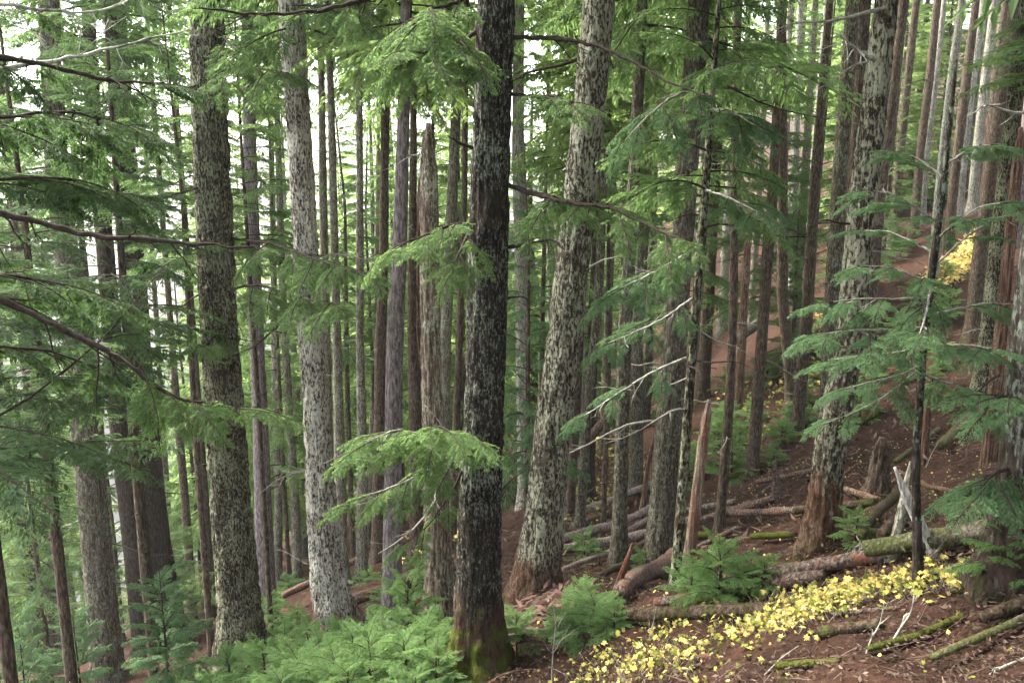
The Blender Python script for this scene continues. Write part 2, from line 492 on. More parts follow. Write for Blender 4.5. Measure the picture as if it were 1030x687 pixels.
# ------------------------------------------------------------------ boughs and crowns
def bough(L, mode, sd, bare=0.18, width=0.36):
    """one drooping feathery spray along +X; returns arrays (material 0 wood, 1 needles)"""
    g = np.random.default_rng(sd)
    mb = MB()
    droop = g.uniform(0.2, 0.4) * L
    rise = g.uniform(0.0, 0.14) * L
    ph = g.uniform(0, 6)
    def ax(s):
        s = np.asarray(s, float)
        return np.stack([L * s * (1 - 0.08 * s), 0.05 * L * np.sin(3 * s + ph), rise * s - droop * s ** 2.2], -1)
    s = np.linspace(0, 1, 9)
    tub(mb, ax(s), np.linspace(0.011 * L ** 0.7, 0.0015, 9), 4, 0, caps=False)
    step = {'near': 0.055, 'mid': 0.085, 'far': 0.13}[mode]
    sub = {'near': 0.030, 'mid': 0.046, 'far': 0.075}[mode]
    tip = {'near': 0.034, 'mid': 0.05, 'far': 0.09}[mode]
    wk, w0 = {'near': (0.15, 0.0048), 'mid': (0.18, 0.0078), 'far': (0.26, 0.014)}[mode]
    ns = max(6, int(L * (1 - bare) / step))
    P_, D_, N_, l_, w_, T_, A_, B_ = [], [], [], [], [], [], [], []
    for i in range(ns):
        si = bare + (1 - bare) * (i + g.uniform(-.35, .35) + .5) / ns
        p = ax(si); tgn = norm(ax(si + 0.02) - ax(si - 0.02))
        for side in (-1, 1):
            if g.random() < 0.14: continue
            prof = (1 - si) ** 0.7 * min(1.0, (si - bare) / 0.12 * 0.6 + 0.4)
            sl = L * width * prof * g.choice([.45, .8, 1.0, 1.25]) * g.uniform(0.8, 1.15) + 0.06 * L
            a0 = g.uniform(48, 72); a1 = a0 - g.uniform(10, 35)
            nt = max(3, int(sl / sub)); t = (np.arange(nt) + 0.6) / nt
            ang = np.radians(a0 + (a1 - a0) * t) * side
            dz = g.uniform(-.42, .02) - g.uniform(.1, .5) * t
            dir_ = norm(np.stack([np.cos(ang) * tgn[0] - np.sin(ang) * tgn[1], np.sin(ang) * tgn[0] + np.cos(ang) * tgn[1], tgn[2] * .6 + dz], -1))
            Q = p + np.cumsum(dir_ * (sl / nt), 0)
            A_.append(np.concatenate([p[None], Q[:-1]])); B_.append(Q)
            tn = g.uniform(0.1, 0.8)
            tl = 0.30 * sl * (1 - t) ** 0.7 * np.minimum(1, t * 4 + .3) + tip
            for s2 in (-1, 1):
                a2 = np.radians(g.uniform(34, 62, nt)) * s2
                dd = np.stack([np.cos(a2) * dir_[:, 0] - np.sin(a2) * dir_[:, 1], np.sin(a2) * dir_[:, 0] + np.cos(a2) * dir_[:, 1], dir_[:, 2] - 0.05 + g.uniform(-.4, .18, nt)], -1)
                l2 = tl * g.uniform(0.55, 1.2, nt)
                P_.append(Q - dir_ * g.uniform(0, sub, (nt, 1))); D_.append(dd); N_.append(np.tile([0, 0, 1.], (nt, 1)) + g.normal(0, .5, (nt, 3)))
                l_.append(l2); w_.append(wk * l2 + w0); T_.append(np.clip(tn + .25 * t + g.normal(0, .12, nt), 0, .97))
                if mode == 'near' :      # side leaflets on the longer twigs
                    for fr in (.35, .65):
                        k = l2 > .06
                        if not k.any(): continue
                        for s3 in (-1, 1):
                            dk = norm(dd[k]); a3 = np.radians(g.uniform(30, 55, k.sum())) * s3
                            d3 = np.stack([np.cos(a3) * dk[:, 0] - np.sin(a3) * dk[:, 1], np.sin(a3) * dk[:, 0] + np.cos(a3) * dk[:, 1], dk[:, 2] + g.uniform(-.3, .2, k.sum())], -1)
                            P_.append(Q[k] + dk * (l2[k] * fr)[:, None]); D_.append(d3); N_.append(np.tile([0, 0, 1.], (k.sum(), 1)) + g.normal(0, .5, (k.sum(), 3)))
                            l3 = l2[k] * (.75 - fr * .6) + .012; l_.append(l3); w_.append(.2 * l3 + .004); T_.append(np.clip(tn + .3 + g.normal(0, .12, k.sum()), 0, .97))
    T = np.concatenate(T_); T[g.random(len(T)) < .012] = .999
    A = np.concatenate(A_); B = np.concatenate(B_)
    k = np.arange(0, len(A), {'near': 1, 'mid': 2, 'far': 4}[mode]); A, B = A[k], B[k]
    v, f = prisms(A, B, 0.0020, 0.0012); mb.add(v, f, 0)
    v, f = blades(np.concatenate(P_), np.concatenate(D_), np.concatenate(N_), np.concatenate(l_), np.concatenate(w_))
    mb.add(v, f, 1, np.repeat(T, 4))
    return mb.arrays()

BOUGH = {'near': [bough(1.0, 'near', 100 + k, bare=.12, width=0.36) for k in range(6)],
         'mid': [bough(2.0, 'mid', 200 + k) for k in range(6)],
         'far': [bough(2.2, 'far', 300 + k) for k in range(6)]}
BLEN = {'near': 1.0, 'mid': 2.0, 'far': 2.2}

def basis(d, up=(0, 0, 1.0), roll=0.0):
    x = norm(np.asarray(d, float)); y = norm(np.cross(up, x)); z = np.cross(x, y)
    if roll:
        y, z = y * math.cos(roll) + z * math.sin(roll), z * math.cos(roll) - y * math.sin(roll)
    return np.stack([x, y, z])          # rows

def put(mb, mode, k, origin, d, length, roll=0.0, tshift=0.0):
    v, f, m, t = BOUGH[mode][k % len(BOUGH[mode])]
    s = length / BLEN[mode]
    V = (v * s) @ basis(d, roll=roll) + np.asarray(origin)
    mb.v.append(V); mb.f.append(np.where(f < 0, -1, f + mb.n)); mb.m.append(m); mb.t.append(np.where(t > .99, t, np.clip(t + tshift, 0, 0.95))); mb.n += len(V)

def crown(name, mode, h, n, L0, L1, sd, fol, el0=10, el1=45, gap=0.15, power=1.0, wood=None):
    g = np.random.default_rng(sd)
    mb = MB()
    for i in range(n):
        q = (i + g.uniform(0, 1)) / n
        az = i * 2.39996 + g.uniform(-.6, .6)
        L = (L0 + (L1 - L0) * q ** power) * g.uniform(0.6, 1.15)
        if g.random() < gap: continue
        el = R(el0 + (el1 - el0) * q + g.uniform(-12, 12))
        d = (math.cos(az) * math.cos(el), math.sin(az) * math.cos(el), math.sin(el))
        put(mb, mode, int(g.integers(0, 99)), (0, 0, q * h), d, L, g.uniform(-.6, .6), g.uniform(-.15, .15))
    return mb.mesh(name, [wood or twig_dark, fol], False)

# shared crown meshes
CR = {
    'tall': [crown('tall_crown', 'far', 15, 120, 3.0, 0.5, 400 + k, F['hem'], 0, 40) for k in range(4)],
    'mid':  [crown('mid_crown', 'mid', 11, 95, 2.4, 0.5, 420 + k, F['hem'], -5, 35) for k in range(4)],
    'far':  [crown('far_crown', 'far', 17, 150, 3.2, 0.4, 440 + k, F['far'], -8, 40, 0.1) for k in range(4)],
    'under': [crown('under_crown', 'mid', 8, 85, 1.9, 0.3, 460 + k, F['hem'], 0, 45, 0.1) for k in range(4)],
    'undershade': [crown('under_shade_crown', 'mid', 8, 90, 1.9, 0.3, 470 + k, F['shadehem'], -5, 40, 0.1) for k in range(3)],
    'underfir': [crown('under_fir_crown', 'mid', 6.5, 75, 1.6, 0.25, 480 + k, F['fir'], 0, 45, 0.1) for k in range(3)],
}

# ------------------------------------------------------------------ trunks
def trunk_mesh(name, pts, rad, mat, sides, ring, flare=0.5, amp=0.05, sd=0, jag=False, root=0.0):
    pts = np.asarray(pts, float); rad = np.asarray(rad, float)
    seg = np.linalg.norm(np.diff(pts, axis=0), axis=1)
    s = np.concatenate([[0], np.cumsum(seg)])
    n = max(6, int(s[-1] / ring))
    q = np.linspace(0, s[-1], n)
    P = np.stack([np.interp(q, s, pts[:, k]) for k in range(3)], -1)
    # soften the corners of the polyline
    for _ in range(max(1, int(0.5 / (s[-1] / n)))):
        P[1:-1] = (P[:-2] + 2 * P[1:-1] + P[2:]) / 4
    r = np.interp(q, s, rad)
    a = np.arange(sides) / sides * 2 * math.pi
    h = P[:, 2][:, None]
    R0 = rad[0]
    ca, sa = np.cos(a)[None], np.sin(a)[None]
    fl = flare * np.exp(-np.maximum(h, 0) / (0.9 * R0 + 0.1))
    lob = 0.5 + 0.5 * np.cos(a[None] * (4 + sd % 2) + sd) * np.cos(a[None] * 2 + sd * 2.3)
    D = 1 + fl * (0.55 + 0.9 * lob)
    pr = np.stack([ca * r[:, None] * 1.0 + 0 * h, sa * r[:, None] + 0 * h, h + 0 * ca], -1)
    if amp:
        sc = 4.6 / R0
        pn = pr * np.array([sc, sc, sc * 0.22]) + sd * 3.1
        rid = 1 - np.abs(vnoise(pn, sd)) * 2
        pn2 = pr * np.array([sc * 3, sc * 3, sc * 1.1]) + 7.7
        D = D + amp * rid + amp * 0.6 * vnoise(pn2, sd + 1)
        D = D + 0.05 * vnoise(pr * np.array([1.5, 1.5, 0.9]) + sd, sd + 2)
    if jag:
        top = s[-1] - q
        lim = 0.15 + 0.55 * np.abs(vnoise(np.stack([np.cos(a) * 1.7, np.sin(a) * 1.7, a * 0 + sd], -1), sd + 4)) * 2
        k = np.clip(top[:, None] / lim[None], 0.05, 1)
        D = D * np.where(k < 1, 0.35 + 0.65 * k, 1)
    v, f = tube(P, r, sides, D)
    mb = MB(); mb.add(v, f)
    return mb.mesh(name, [mat], True)

DEAD = []
for k in range(7):
    g = np.random.default_rng(600 + k)
    mb = MB()
    L = g.uniform(0.5, 1.4)
    s = np.linspace(0, 1, 7)
    P = np.stack([L * s, 0.08 * L * np.sin(4 * s + k), 0.05 * L * np.sin(6 * s + k) - 0.25 * L * s ** 2], -1)
    tub(mb, P, np.linspace(0.016, 0.003, 7), 5)
    for j in range(int(g.integers(2, 7))):
        i = int(g.integers(2, 7)); a = g.uniform(-1, 1)
        d = np.array([0.6, a, g.uniform(-.6, .2)]) * L * g.uniform(.15, .4)
        tub(mb, np.stack([P[i], P[i] + d * .5 + [0, 0, -.01], P[i] + d]), [0.006, 0.004, 0.0015], 3)
    DEAD.append(mb.mesh('dead_branch', [twig_dark if k % 2 else twig_grey], True))

TREES = {}
def tree(key, label, pts, mat, Y=None, crown=None, dead=3, H_top=24.0, name='conifer_tree', cat='tree', group=None,
         near=False, amp=None, flare=0.5, broken=False, sd=None, Ymax=46.0, base=None):
    flare = flare if broken else max(min(flare, .6), 0.4)
    """pts: photo pixels (x, y, width) from the top of what shows down to the foot."""
    sd = sd if sd is not None else len(TREES) + 1
    g = np.random.default_rng(900 + sd)
    bx, by, bw = pts[-1]
    if base is not None:
        B = np.asarray(base, float)
    elif Y is None:
        B = hit(bx, by, Ymax)
    else:
        p = at(bx, by, Y); B = np.array([p[0], Y, float(H(p[0], Y))])
    Y0 = B[1]
    root = empty(name, B, label, cat, group)
    P, rr = [np.array([0, 0, 0.0])], [bw / 2 * pxm(bx, by, Y0)]
    for (x, y, w) in reversed(pts[:-1]):
        q = at(x, y, Y0) - B
        if q[2] > P[-1][2] + 0.05:
            P.append(q); rr.append(w / 2 * pxm(x, y, Y0))
    d0 = norm(P[1] - P[0])
    P.insert(0, P[0] - d0 * (0.5 + rr[0])); rr.insert(0, rr[0] * 1.02)
    if not broken:
        last = P[-1]; d = norm(P[-1] - P[-2]); d = norm(d * 0.5 + np.array([0, 0, 0.5]))
        hgt = max(H_top, last[2] + 3)
        k = (hgt - last[2]) / d[2]
        P.append(last + d * k * 0.5); rr.append(rr[-1] * 0.72)
        P.append(last + d * k); rr.append(0.02)
    if near:
        me = trunk_mesh('trunk', P, rr, mat, 56, 0.035 if not broken else 0.03, flare, 0.11 if amp is None else amp, sd, broken)
    else:
        me = trunk_mesh('trunk', P, rr, mat, 18, 0.14 if not broken else 0.08, flare, 0.05 if amp is None else amp, sd, broken)
    link('trunk', me, root)
    P = np.array(P)
    def axis_at(z):
        return np.array([np.interp(z, P[:, 2], P[:, k]) for k in range(3)])
    if crown:
        kind, py, sc = crown
        q = at(pts[0][0], py, Y0) - B
        z0 = max(q[2], 0.4)
        c = link('crown', CR[kind][int(g.integers(0, len(CR[kind])))], root)
        p0 = axis_at(z0); p1 = axis_at(z0 + 5)
        c.location = p0
        c.rotation_mode = 'QUATERNION'
        c.rotation_quaternion = Vector(p1 - p0).to_track_quat('Z', 'Y') @ Quaternion((0, 0, 1), g.uniform(0, 6.28))
        c.scale = (sc, sc, sc * g.uniform(0.9, 1.1))
        zc = z0
    else:
        zc = P[-1][2]
    for k in range(dead):
        z = g.uniform(min(1.2, zc * .3), max(min(zc, 9), 1.5))
        b = link('dead_branch', DEAD[int(g.integers(0, len(DEAD)))], root)
        b.location = axis_at(z)
        az = g.choice([g.uniform(-.5, .5), g.uniform(2.6, 3.7), g.uniform(0, 6.28)])
        b.rotation_euler = (g.uniform(-.6, .6), g.uniform(-.3, .25), az)
        s = g.uniform(0.6, 1.3) * min(1.3, 0.5 + rr[1] * 3)
        b.scale = (s, s, s)
    TREES[key] = (root, B, axis_at)
    return root

def limb(key, px, r0, foliage=None, mat=None, dz=0.0, twigs=6, sd=0, label=None, flen=0.5, fol='hem', dys=(0, 0), fshift=0.0, from_s=0.25, droop=0.0, mode='near', nb=None, len0=None):
    """a branch of a tree along photo pixels px; dys: depth in metres of its two ends relative to the trunk.
    foliage: number of side sprays hung along it"""
    root, B, ax = TREES[key]
    g = np.random.default_rng(3000 + sd)
    n = len(px)
    ys = np.linspace(dys[0], dys[1], n)
    C = np.array([at(x, y, B[1] + dy) for (x, y), dy in zip(px, ys)])
    s = np.concatenate([[0], np.cumsum(np.linalg.norm(np.diff(C, axis=0), axis=1))])
    q = np.linspace(0, s[-1], max(10, 5 * n))
    P = np.stack([np.interp(q, s, C[:, k]) for k in range(3)], -1)
    for _ in range(3):
        P[1:-1] = (P[:-2] + 2 * P[1:-1] + P[2:]) / 4
    jit = r0 * 0.35
    P[1:-1] += g.normal(0, jit * 0.5, (len(P) - 2, 3))
    P -= B
    L = s[-1]
    rad = r0 * (1 - 0.85 * (q / L)) + 0.0015
    rad = rad * (1 + 0.18 * g.normal(0, 1, len(rad)).clip(-1, 1))
    mb = MB(); tub(mb, P, rad, 7)
    for j in range(twigs):
        i = int(g.integers(2, len(P) - 1))
        t = norm(P[min(i + 1, len(P) - 1)] - P[i - 1])
        d = norm(t * 0.7 + g.normal(0, .55, 3) + np.array([0, 0, -0.35])) * L * g.uniform(.06, .22)
        k = np.linspace(0, 1, 5)[:, None]
        tw = P[i] + d * k + g.normal(0, .012, (5, 3)) * k - np.array([0, 0, .12]) * np.linalg.norm(d) * k ** 2
        tub(mb, tw, np.linspace(min(rad[i] * .55, .007), 0.0012, 5), 4)
        for _ in range(2):
            e = norm(d + g.normal(0, .4, 3) * np.linalg.norm(d)) * np.linalg.norm(d) * .4
            tub(mb, np.stack([tw[2], tw[2] + e * .5, tw[2] + e]), [.003, .002, .001], 3)
    b = link('branch', mb.mesh('branch', [mat or twig_dark], True), root)
    if label: b['label'] = label
    if foliage:
        fm = MB()
        for j in range(foliage):
            u = from_s + (1 - from_s) * (j + g.uniform(0, .9)) / foliage
            i = min(len(P) - 2, int(u * (len(P) - 1)))
            t = norm(P[i + 1] - P[i])
            side = (1 if j % 2 else -1)
            hz = norm(np.cross(t, [0, 0, 1.0]))
            d = norm(t * g.uniform(.5, 1.0) + hz * side * g.uniform(.35, .95) + np.array([0, 0, g.uniform(-.35, .05) - droop]))
            put(fm, mode, int(g.integers(0, 9)), P[i], d, flen * g.uniform(.65, 1.25) * (1.1 - .35 * u), g.uniform(-.3, .3), fshift + g.uniform(-.15, .15))
        put(fm, mode, sd, P[-2], norm(P[-1] - P[-3]), flen * .8, 0, fshift)
        link('foliage', fm.mesh('foliage', [twig_dark, F[fol]], False), b)
    return b

# ------------------------------------------------------------------ the trees, left to right (photo pixels: x, y, width)
T = tree
# off to the left, just outside the frame: the tree whose bare limbs reach into the picture
T('N1', 'dark hemlock standing at the left edge whose bare black limbs cross the upper left', [(-215, -200, 60), (-190, 300, 66), (-185, 760, 74)], M['dark'], base=(-3.55, 4.4, float(H(-3.55, 4.4))), crown=('mid', -900, 1.3), dead=0, H_top=22)
# stems of the far left
T('L4', 'short dim trunk at the lower left edge, leftmost in the photo', [(-22, 300, 9), (-6, 500, 9), (6, 640, 9)], M['black'], crown=('mid', 330, 0.9), dead=2, Ymax=34)
T('L1', 'thin near-black trunk leaning left at the left edge, low in the frame', [(-12, 300, 11), (2, 410, 12), (24, 545, 13), (47, 664, 14)], M['black'], crown=('mid', 330, 1.0), dead=4, Ymax=30)
T('L2', 'near-black trunk close to the left edge with a thinner stem crossing behind it', [(18, 250, 12), (29, 367, 13), (48, 514, 14), (70, 665, 15)], M['black'], crown=('mid', 300, 1.0), dead=5, Ymax=30)
T('L3', 'slim dark stem leaning behind the second black trunk from the left edge', [(28, 330, 7), (45, 455, 8), (57, 520, 9), (82, 668, 10)], M['brown'], crown=('mid', 300, 0.9), dead=4, Ymax=32)
T('L5', 'straight grey-brown scaly trunk in the left of the frame with thin moss up one side', [(49, 0, 18), (57, 170, 20), (68, 260, 21), (82, 400, 24), (94, 513, 26), (110, 690, 28)], M['grey'], crown=('mid', 190, 1.0), dead=5, near=True)
T('L6c', 'thin dark pole left of the dark twin trunks', [(88, 300, 7), (97, 400, 8), (108, 513, 9), (121, 645, 9)], M['black'], crown=('mid', 200, 0.8), dead=4, Ymax=30)
T('L6b', 'left, slimmer one of the dark twin trunks that touch behind hemlock boughs', [(90, 30, 13), (94, 130, 15), (106, 250, 16), (119, 420, 19), (133, 530, 22), (148, 650, 26)], M['black'], crown=('tall', 60, 1.0), dead=3, Y=20)
T('L6a', 'right, thicker one of the dark twin trunks, smooth dark brown', [(120, 60, 18), (125, 140, 20), (132, 250, 22), (142, 400, 27), (154, 530, 29), (168, 648, 36)], M['black'], crown=('mid', 110, 1.0), dead=3, Y=20.5)
T('L7', 'spindly reddish stem in the gap right of the dark twin trunks', [(158, 330, 5), (162, 410, 5), (167, 480, 6), (173, 610, 7)], M['brown'], crown=('mid', 250, 0.7), dead=3, Ymax=36)
T('L8', 'thin brown pole between the spindly red stem and the stout mossy trunk', [(172, 330, 6), (178, 410, 7), (187, 513, 8), (195, 632, 9)], M['brown'], crown=('mid', 200, 0.8), dead=3, Ymax=34)
T('L9', 'thin brown pole just left of the stout mossy trunk, with one crooked stub', [(194, 330, 6), (201, 430, 7), (207, 513, 8), (214, 622, 9)], M['brown'], crown=('far', 60, 0.6), dead=3, Ymax=34)
T('L10', 'stout mossy speckled trunk in the left third, second largest of the left side', [(207, 0, 32), (213, 171, 33), (221, 340, 34), (227, 430, 36), (233, 516, 37), (240, 600, 39), (243, 668, 44)], M['mossy'], crown=('mid', -120, 1.3), dead=4, near=True, flare=0.25)
T('L11', 'smooth pale grey pole right of the stout mossy trunk', [(248, 0, 10), (252, 170, 13), (256, 300, 14), (262, 420, 15), (265, 520, 17), (269, 628, 19)], M['mauve'], crown=('far', 30, 0.5), dead=3, Y=19)
T('L12', 'very thin grey pole right of the smooth pale grey pole', [(271, 60, 5), (275, 250, 6), (277, 400, 7), (280, 500, 7.5), (281, 606, 8)], M['pole'], crown=('far', 100, 0.5), dead=4, Y=27)
T('L13', 'thin greenish pole left of the shaggy pale trunk', [(279, 120, 6), (284, 290, 7), (290, 400, 8), (297, 510, 9), (301, 616, 9.5)], M['pole'], crown=('far', 120, 0.5), dead=4, Y=24)
T('L14', 'shaggy pale trunk with peeling grey bark and a curved reddish foot', [(292, 0, 24), (299, 110, 24), (305, 200, 23), (313, 345, 24), (319, 430, 25), (324, 516, 27), (331, 590, 33), (345, 642, 42)], M['shaggy'], crown=('mid', 40, 0.85), dead=3, near=True, flare=0.45, amp=0.10)
T('L15', 'thin grey pole touching the right side of the shaggy pale trunk', [(323, 60, 7), (325, 200, 8), (328, 345, 9), (331, 500, 10), (337, 600, 11)], M['pole'], crown=('far', 30, 0.5), dead=3, Y=21)
T('L16', 'grey-green pole just right of the shaggy pale trunk, second pole from it', [(332, 70, 7), (336, 230, 8), (339, 345, 9), (343, 516, 11), (347, 604, 12)], M['pole'], crown=('far', 40, 0.5), dead=3, Y=19.5)
T('L17', 'straight slim grey pole midway between shaggy pale trunk and mauve-grey trunk', [(361, 20, 6), (362, 200, 7), (362, 345, 8), (365, 480, 10), (364, 602, 12)], M['pole'], crown=('far', 50, 0.5), dead=5, Y=19.5)
T('L18b', 'slender dim pole hidden behind the pale bough, left of the darker brown trunk', [(381, 130, 5), (379, 300, 6), (374, 450, 7), (370, 570, 8)], M['pole'], crown=('far', 90, 0.5), dead=5, Y=28)
T('L18', 'dark brown trunk just left of the mauve-grey trunk', [(388, 80, 8), (386, 250, 9), (383, 345, 12), (382, 450, 13), (381, 588, 14)], M['brown'], crown=('far', 100, 0.8), dead=5, Y=21.5)
T('L19', 'smooth mauve-grey trunk with pale flecks left of the broken snag', [(409, 0, 11), (405, 150, 13), (402, 250, 15), (397, 345, 17), (395, 500, 18), (394, 632, 20)], M['mauve'], crown=('far', 60, 0.6), dead=3, near=True, amp=0.03)
T('L20', 'dark brown trunk wedged between the mauve-grey trunk and the broken snag', [(416, 140, 7), (414, 330, 9), (417, 400, 12), (419, 500, 13), (420, 578, 15)], M['brown'], crown=('far', 60, 0.5), dead=3, Y=19)
T('L21', 'thick broken-topped grey snag with shaggy splintered bark and a jagged top', [(431, 124, 12), (431, 170, 17), (432, 260, 18), (433, 345, 19), (437, 480, 22), (441, 560, 26), (444, 624, 32)], M['snag'], dead=2, near=True, broken=True, flare=0.3, amp=0.13, name='broken_snag', cat='dead tree')
T('L21b', 'thin rotten reddish snag standing against the left side of the broken snag', [(422, 178, 4), (420, 300, 6), (421, 420, 8), (423, 560, 9)], M['red'], broken=True, dead=2, Y=19.5, name='broken_snag', cat='dead tree')
T('L22', 'leaning grey pole between the broken snag and the dark centre trunk, foliage across it', [(460, 80, 10), (457, 150, 11), (448, 345, 11), (446, 480, 12), (447, 532, 13)], M['pole'], crown=('far', 90, 0.5), dead=3, Y=21)
T('L23', 'thin dim pole just left of the dark centre trunk, mostly hidden by a bough', [(467, 200, 6), (462, 345, 7), (457, 480, 8), (455, 585, 9)], M['brown'], crown=('far', 60, 0.6), dead=2, Y=17)
T('C1', 'dark lichen-flecked trunk in the middle of the frame with a mossy spreading foot', [(499, 0, 36), (493, 170, 37), (489, 345, 38), (486, 430, 38.5), (483, 516, 39), (481, 600, 42), (484, 674, 50)], M['dark'], crown=('mid', -420, 1.25), dead=0, near=True, flare=0.75)
T('C3', 'smooth pale trunk half hidden along the right side of the dark centre trunk', [(522, 0, 11), (521, 150, 12), (524, 260, 12), (526, 420, 13), (528, 560, 14)], M['pale'], crown=('far', 60, 0.7), dead=2, Y=20)
T('C2', 'big leaning lichen-crusted pale trunk right of the dark centre trunk', [(603, 0, 29), (588, 150, 30), (577, 260, 31), (567, 345, 32), (556, 430, 33), (548, 516, 35), (541, 570, 40), (538, 600, 46)], M['lichen'], crown=('mid', -260, 1.25), dead=3, near=True, flare=0.3, amp=0.10)
T('C8c', 'slim grey pole in the shade right behind the leaning lichen-crusted trunk', [(586, 280, 8), (580, 400, 9), (572, 540, 10)], M['brown'], crown=('far', 200, 0.6), dead=2, Y=17)
T('C8a', 'pale slim pole second to the right of the leaning lichen-crusted trunk', [(611, 90, 7), (602, 300, 9), (592, 400, 9), (583, 538, 10)], M['grey'], crown=('far', 100, 0.7), dead=3, Y=16.5)
T('C8b', 'near-black pole with its foot beside the ferny yellow slope, right of the leaning trunk', [(607, 150, 8), (600, 250, 10), (594, 400, 11), (592, 488, 13)], M['black'], crown=('far', 160, 0.8), dead=3, Y=22)
T('C11', 'short-looking grey trunk far back between two nearer poles', [(615, 250, 6), (611, 345, 8), (608, 455, 9)], M['grey'], crown=('far', 160, 0.8), dead=2, Y=27)
T('C4', 'straight grey-green trunk with a mossy foot left of the widest grey trunk', [(646, 0, 11), (639, 160, 12), (633, 260, 12), (628, 345, 13), (624, 500, 14), (622, 573, 18)], M['grey'], crown=('mid', 30, 0.75), dead=4, near=True, amp=0.04)
T('C9', 'grey trunk with a mossy foot right behind the straight grey-green trunk', [(655, 60, 9), (647, 250, 10), (641, 345, 12), (640, 490, 14)], M['grey'], crown=('far', 100, 0.8), dead=3, Y=21)
T('C10', 'small far trunk left of the widest grey trunk', [(658, 180, 6), (653, 345, 8), (649, 430, 9)], M['grey'], crown=('far', 160, 0.8), dead=2, Y=29)
T('C5', 'widest grey scaly trunk of the middle right, standing above the dark log', [(703, 0, 19), (693, 150, 20), (683, 290, 21), (675, 390, 23), (667, 500, 24), (663, 580, 30)], M['grey'], crown=('mid', 40, 1.1), dead=4, near=True, flare=0.3)
T('C6', 'thin dark mottled stem with pale grey twigs in front of the widest grey trunk', [(723, 0, 5), (716, 100, 7), (709, 200, 8), (697, 345, 9), (685, 510, 9.5), (679, 590, 10)], M['mossy'], crown=('under', 210, 0.65), dead=9, near=True, amp=0.05)
T('C7', 'straight reddish brown pole right of the tan broken-topped leaning snag', [(742, 0, 7.5), (739, 170, 8), (738, 300, 8), (734, 400, 9), (726, 500, 9), (723, 537, 10)], M['brown'], crown=('far', -110, 0.6), dead=5)
T('C12', 'short dark trunk far up the slope, seen through the gap right of the mottled stem', [(716, 250, 10), (711, 330, 12), (707, 378, 14)], M['brown'], crown=('far', 150, 0.8), dead=1, Y=28)
T('C13', 'leaning brown pole with a dark mossy foot, right of the reddish brown pole', [(781, 120, 9), (777, 200, 9.5), (766, 345, 11), (758, 460, 11.5), (755, 477, 15)], M['brown'], crown=('far', -110, 0.6), dead=3)
T('C14', 'straight brown trunk on the upper slope, touching the leaning brown pole in front', [(786, 0, 9), (787, 180, 10), (787, 300, 10), (792, 345, 11), (800, 385, 14)], M['brown'], crown=('tall', -110, 0.6), dead=3, Y=22)
T('C16', 'thin pale pole far up the slope behind the straight brown trunk', [(803, 60, 6), (799, 200, 7.5), (797, 302, 8)], M['pale'], crown=None, dead=2, Y=32)
T('C15', 'dark leaning pole with small mossy patches, left of the pair of grey trunks', [(835, 0, 7), (827, 90, 8), (820, 180, 10), (812, 320, 11), (804, 390, 12)], M['brown'], crown=('tall', -110, 0.6), dead=3, Y=20)
T('C17', 'grey furrowed trunk, left of the close pair on the upper right slope', [(858, 0, 13), (850, 110, 14), (843, 200, 15), (836, 330, 16), (832, 440, 18)], M['grey'], crown=('tall', -110, 0.6), dead=3, Y=16)
T('C17b', 'shaded brown trunk squeezed between the grey furrowed pair', [(869, 0, 13), (861, 150, 14), (853, 280, 14), (846, 432, 16)], M['brown'], crown=('tall', -110, 0.6), dead=3, Y=17)
T('C18', 'stout lichened trunk right of centre, its dark foot behind the big grey log', [(892, 0, 21), (879, 110, 23), (869, 190, 24), (855, 345, 25), (836, 440, 27), (828, 516, 29), (825, 550, 34)], M['lichen'], crown=('mid', -160, 1.25), dead=4, near=True, flare=0.4)
T('C19', 'brown trunk just right of the stout lichened trunk', [(909, 0, 10), (895, 120, 12), (884, 200, 12), (876, 300, 13), (872, 352, 14)], M['brown'], crown=('tall', -90, 0.7), dead=3, Y=23)
T('C20', 'slim greyish brown pole second to the right of the stout lichened trunk', [(922, 0, 7), (912, 90, 8), (903, 180, 8), (896, 262, 9)], M['brown'], crown=None, dead=2, Y=31)
T('C21', 'reddish brown pole with a pale patch on the upper right slope', [(943, 0, 7), (935, 80, 8), (926, 150, 8), (918, 250, 9)], M['brown'], crown=('tall', -90, 0.7), dead=2, Y=32)
T('C22', 'very thin pale pole beside the reddish brown pole', [(950, 0, 5), (941, 80, 6), (931, 160, 6.5), (924, 262, 7)], M['pale'], crown=None, dead=2, Y=34)
T('C23', 'bright pale slim trunk at the upper right, the brightest on that slope', [(968, 0, 7), (957, 80, 8), (947, 170, 8.5), (938, 285, 10)], M['pale'], crown=('tall', -90, 0.7), dead=2, Y=26)
T('C24', 'brown pole right behind the bright pale slim trunk', [(982, 0, 7), (971, 90, 9), (960, 180, 9), (951, 272, 10)], M['brown'], crown=None, dead=2, Y=29)
T('C25', 'pale lichened pole, right neighbour of the brown pole on the upper right slope', [(990, 0, 7), (977, 90, 8), (968, 170, 8), (960, 258, 9)], M['pale'], crown=None, dead=2, Y=32)
T('C26', 'pale grey pole near the right edge, at the top of the yellow patch', [(1001, 0, 8), (990, 90, 9), (981, 170, 9), (974, 256, 10)], M['pale'], crown=('tall', -90, 0.7), dead=2, Y=33)
T('C26b', 'dim brown pole between two pale ones near the upper right edge', [(1012, 0, 7), (1001, 90, 8), (989, 200, 9), (984, 262, 9)], M['brown'], crown=None, dead=2, Y=35)
T('C27', 'dark brown trunk leaning right, its foot beside the yellow patch on the upper slope', [(1022, 0, 11), (1010, 80, 12), (998, 165, 13), (984, 270, 14), (979, 330, 15)], M['brown'], crown=('tall', -90, 0.7), dead=2, Y=22)
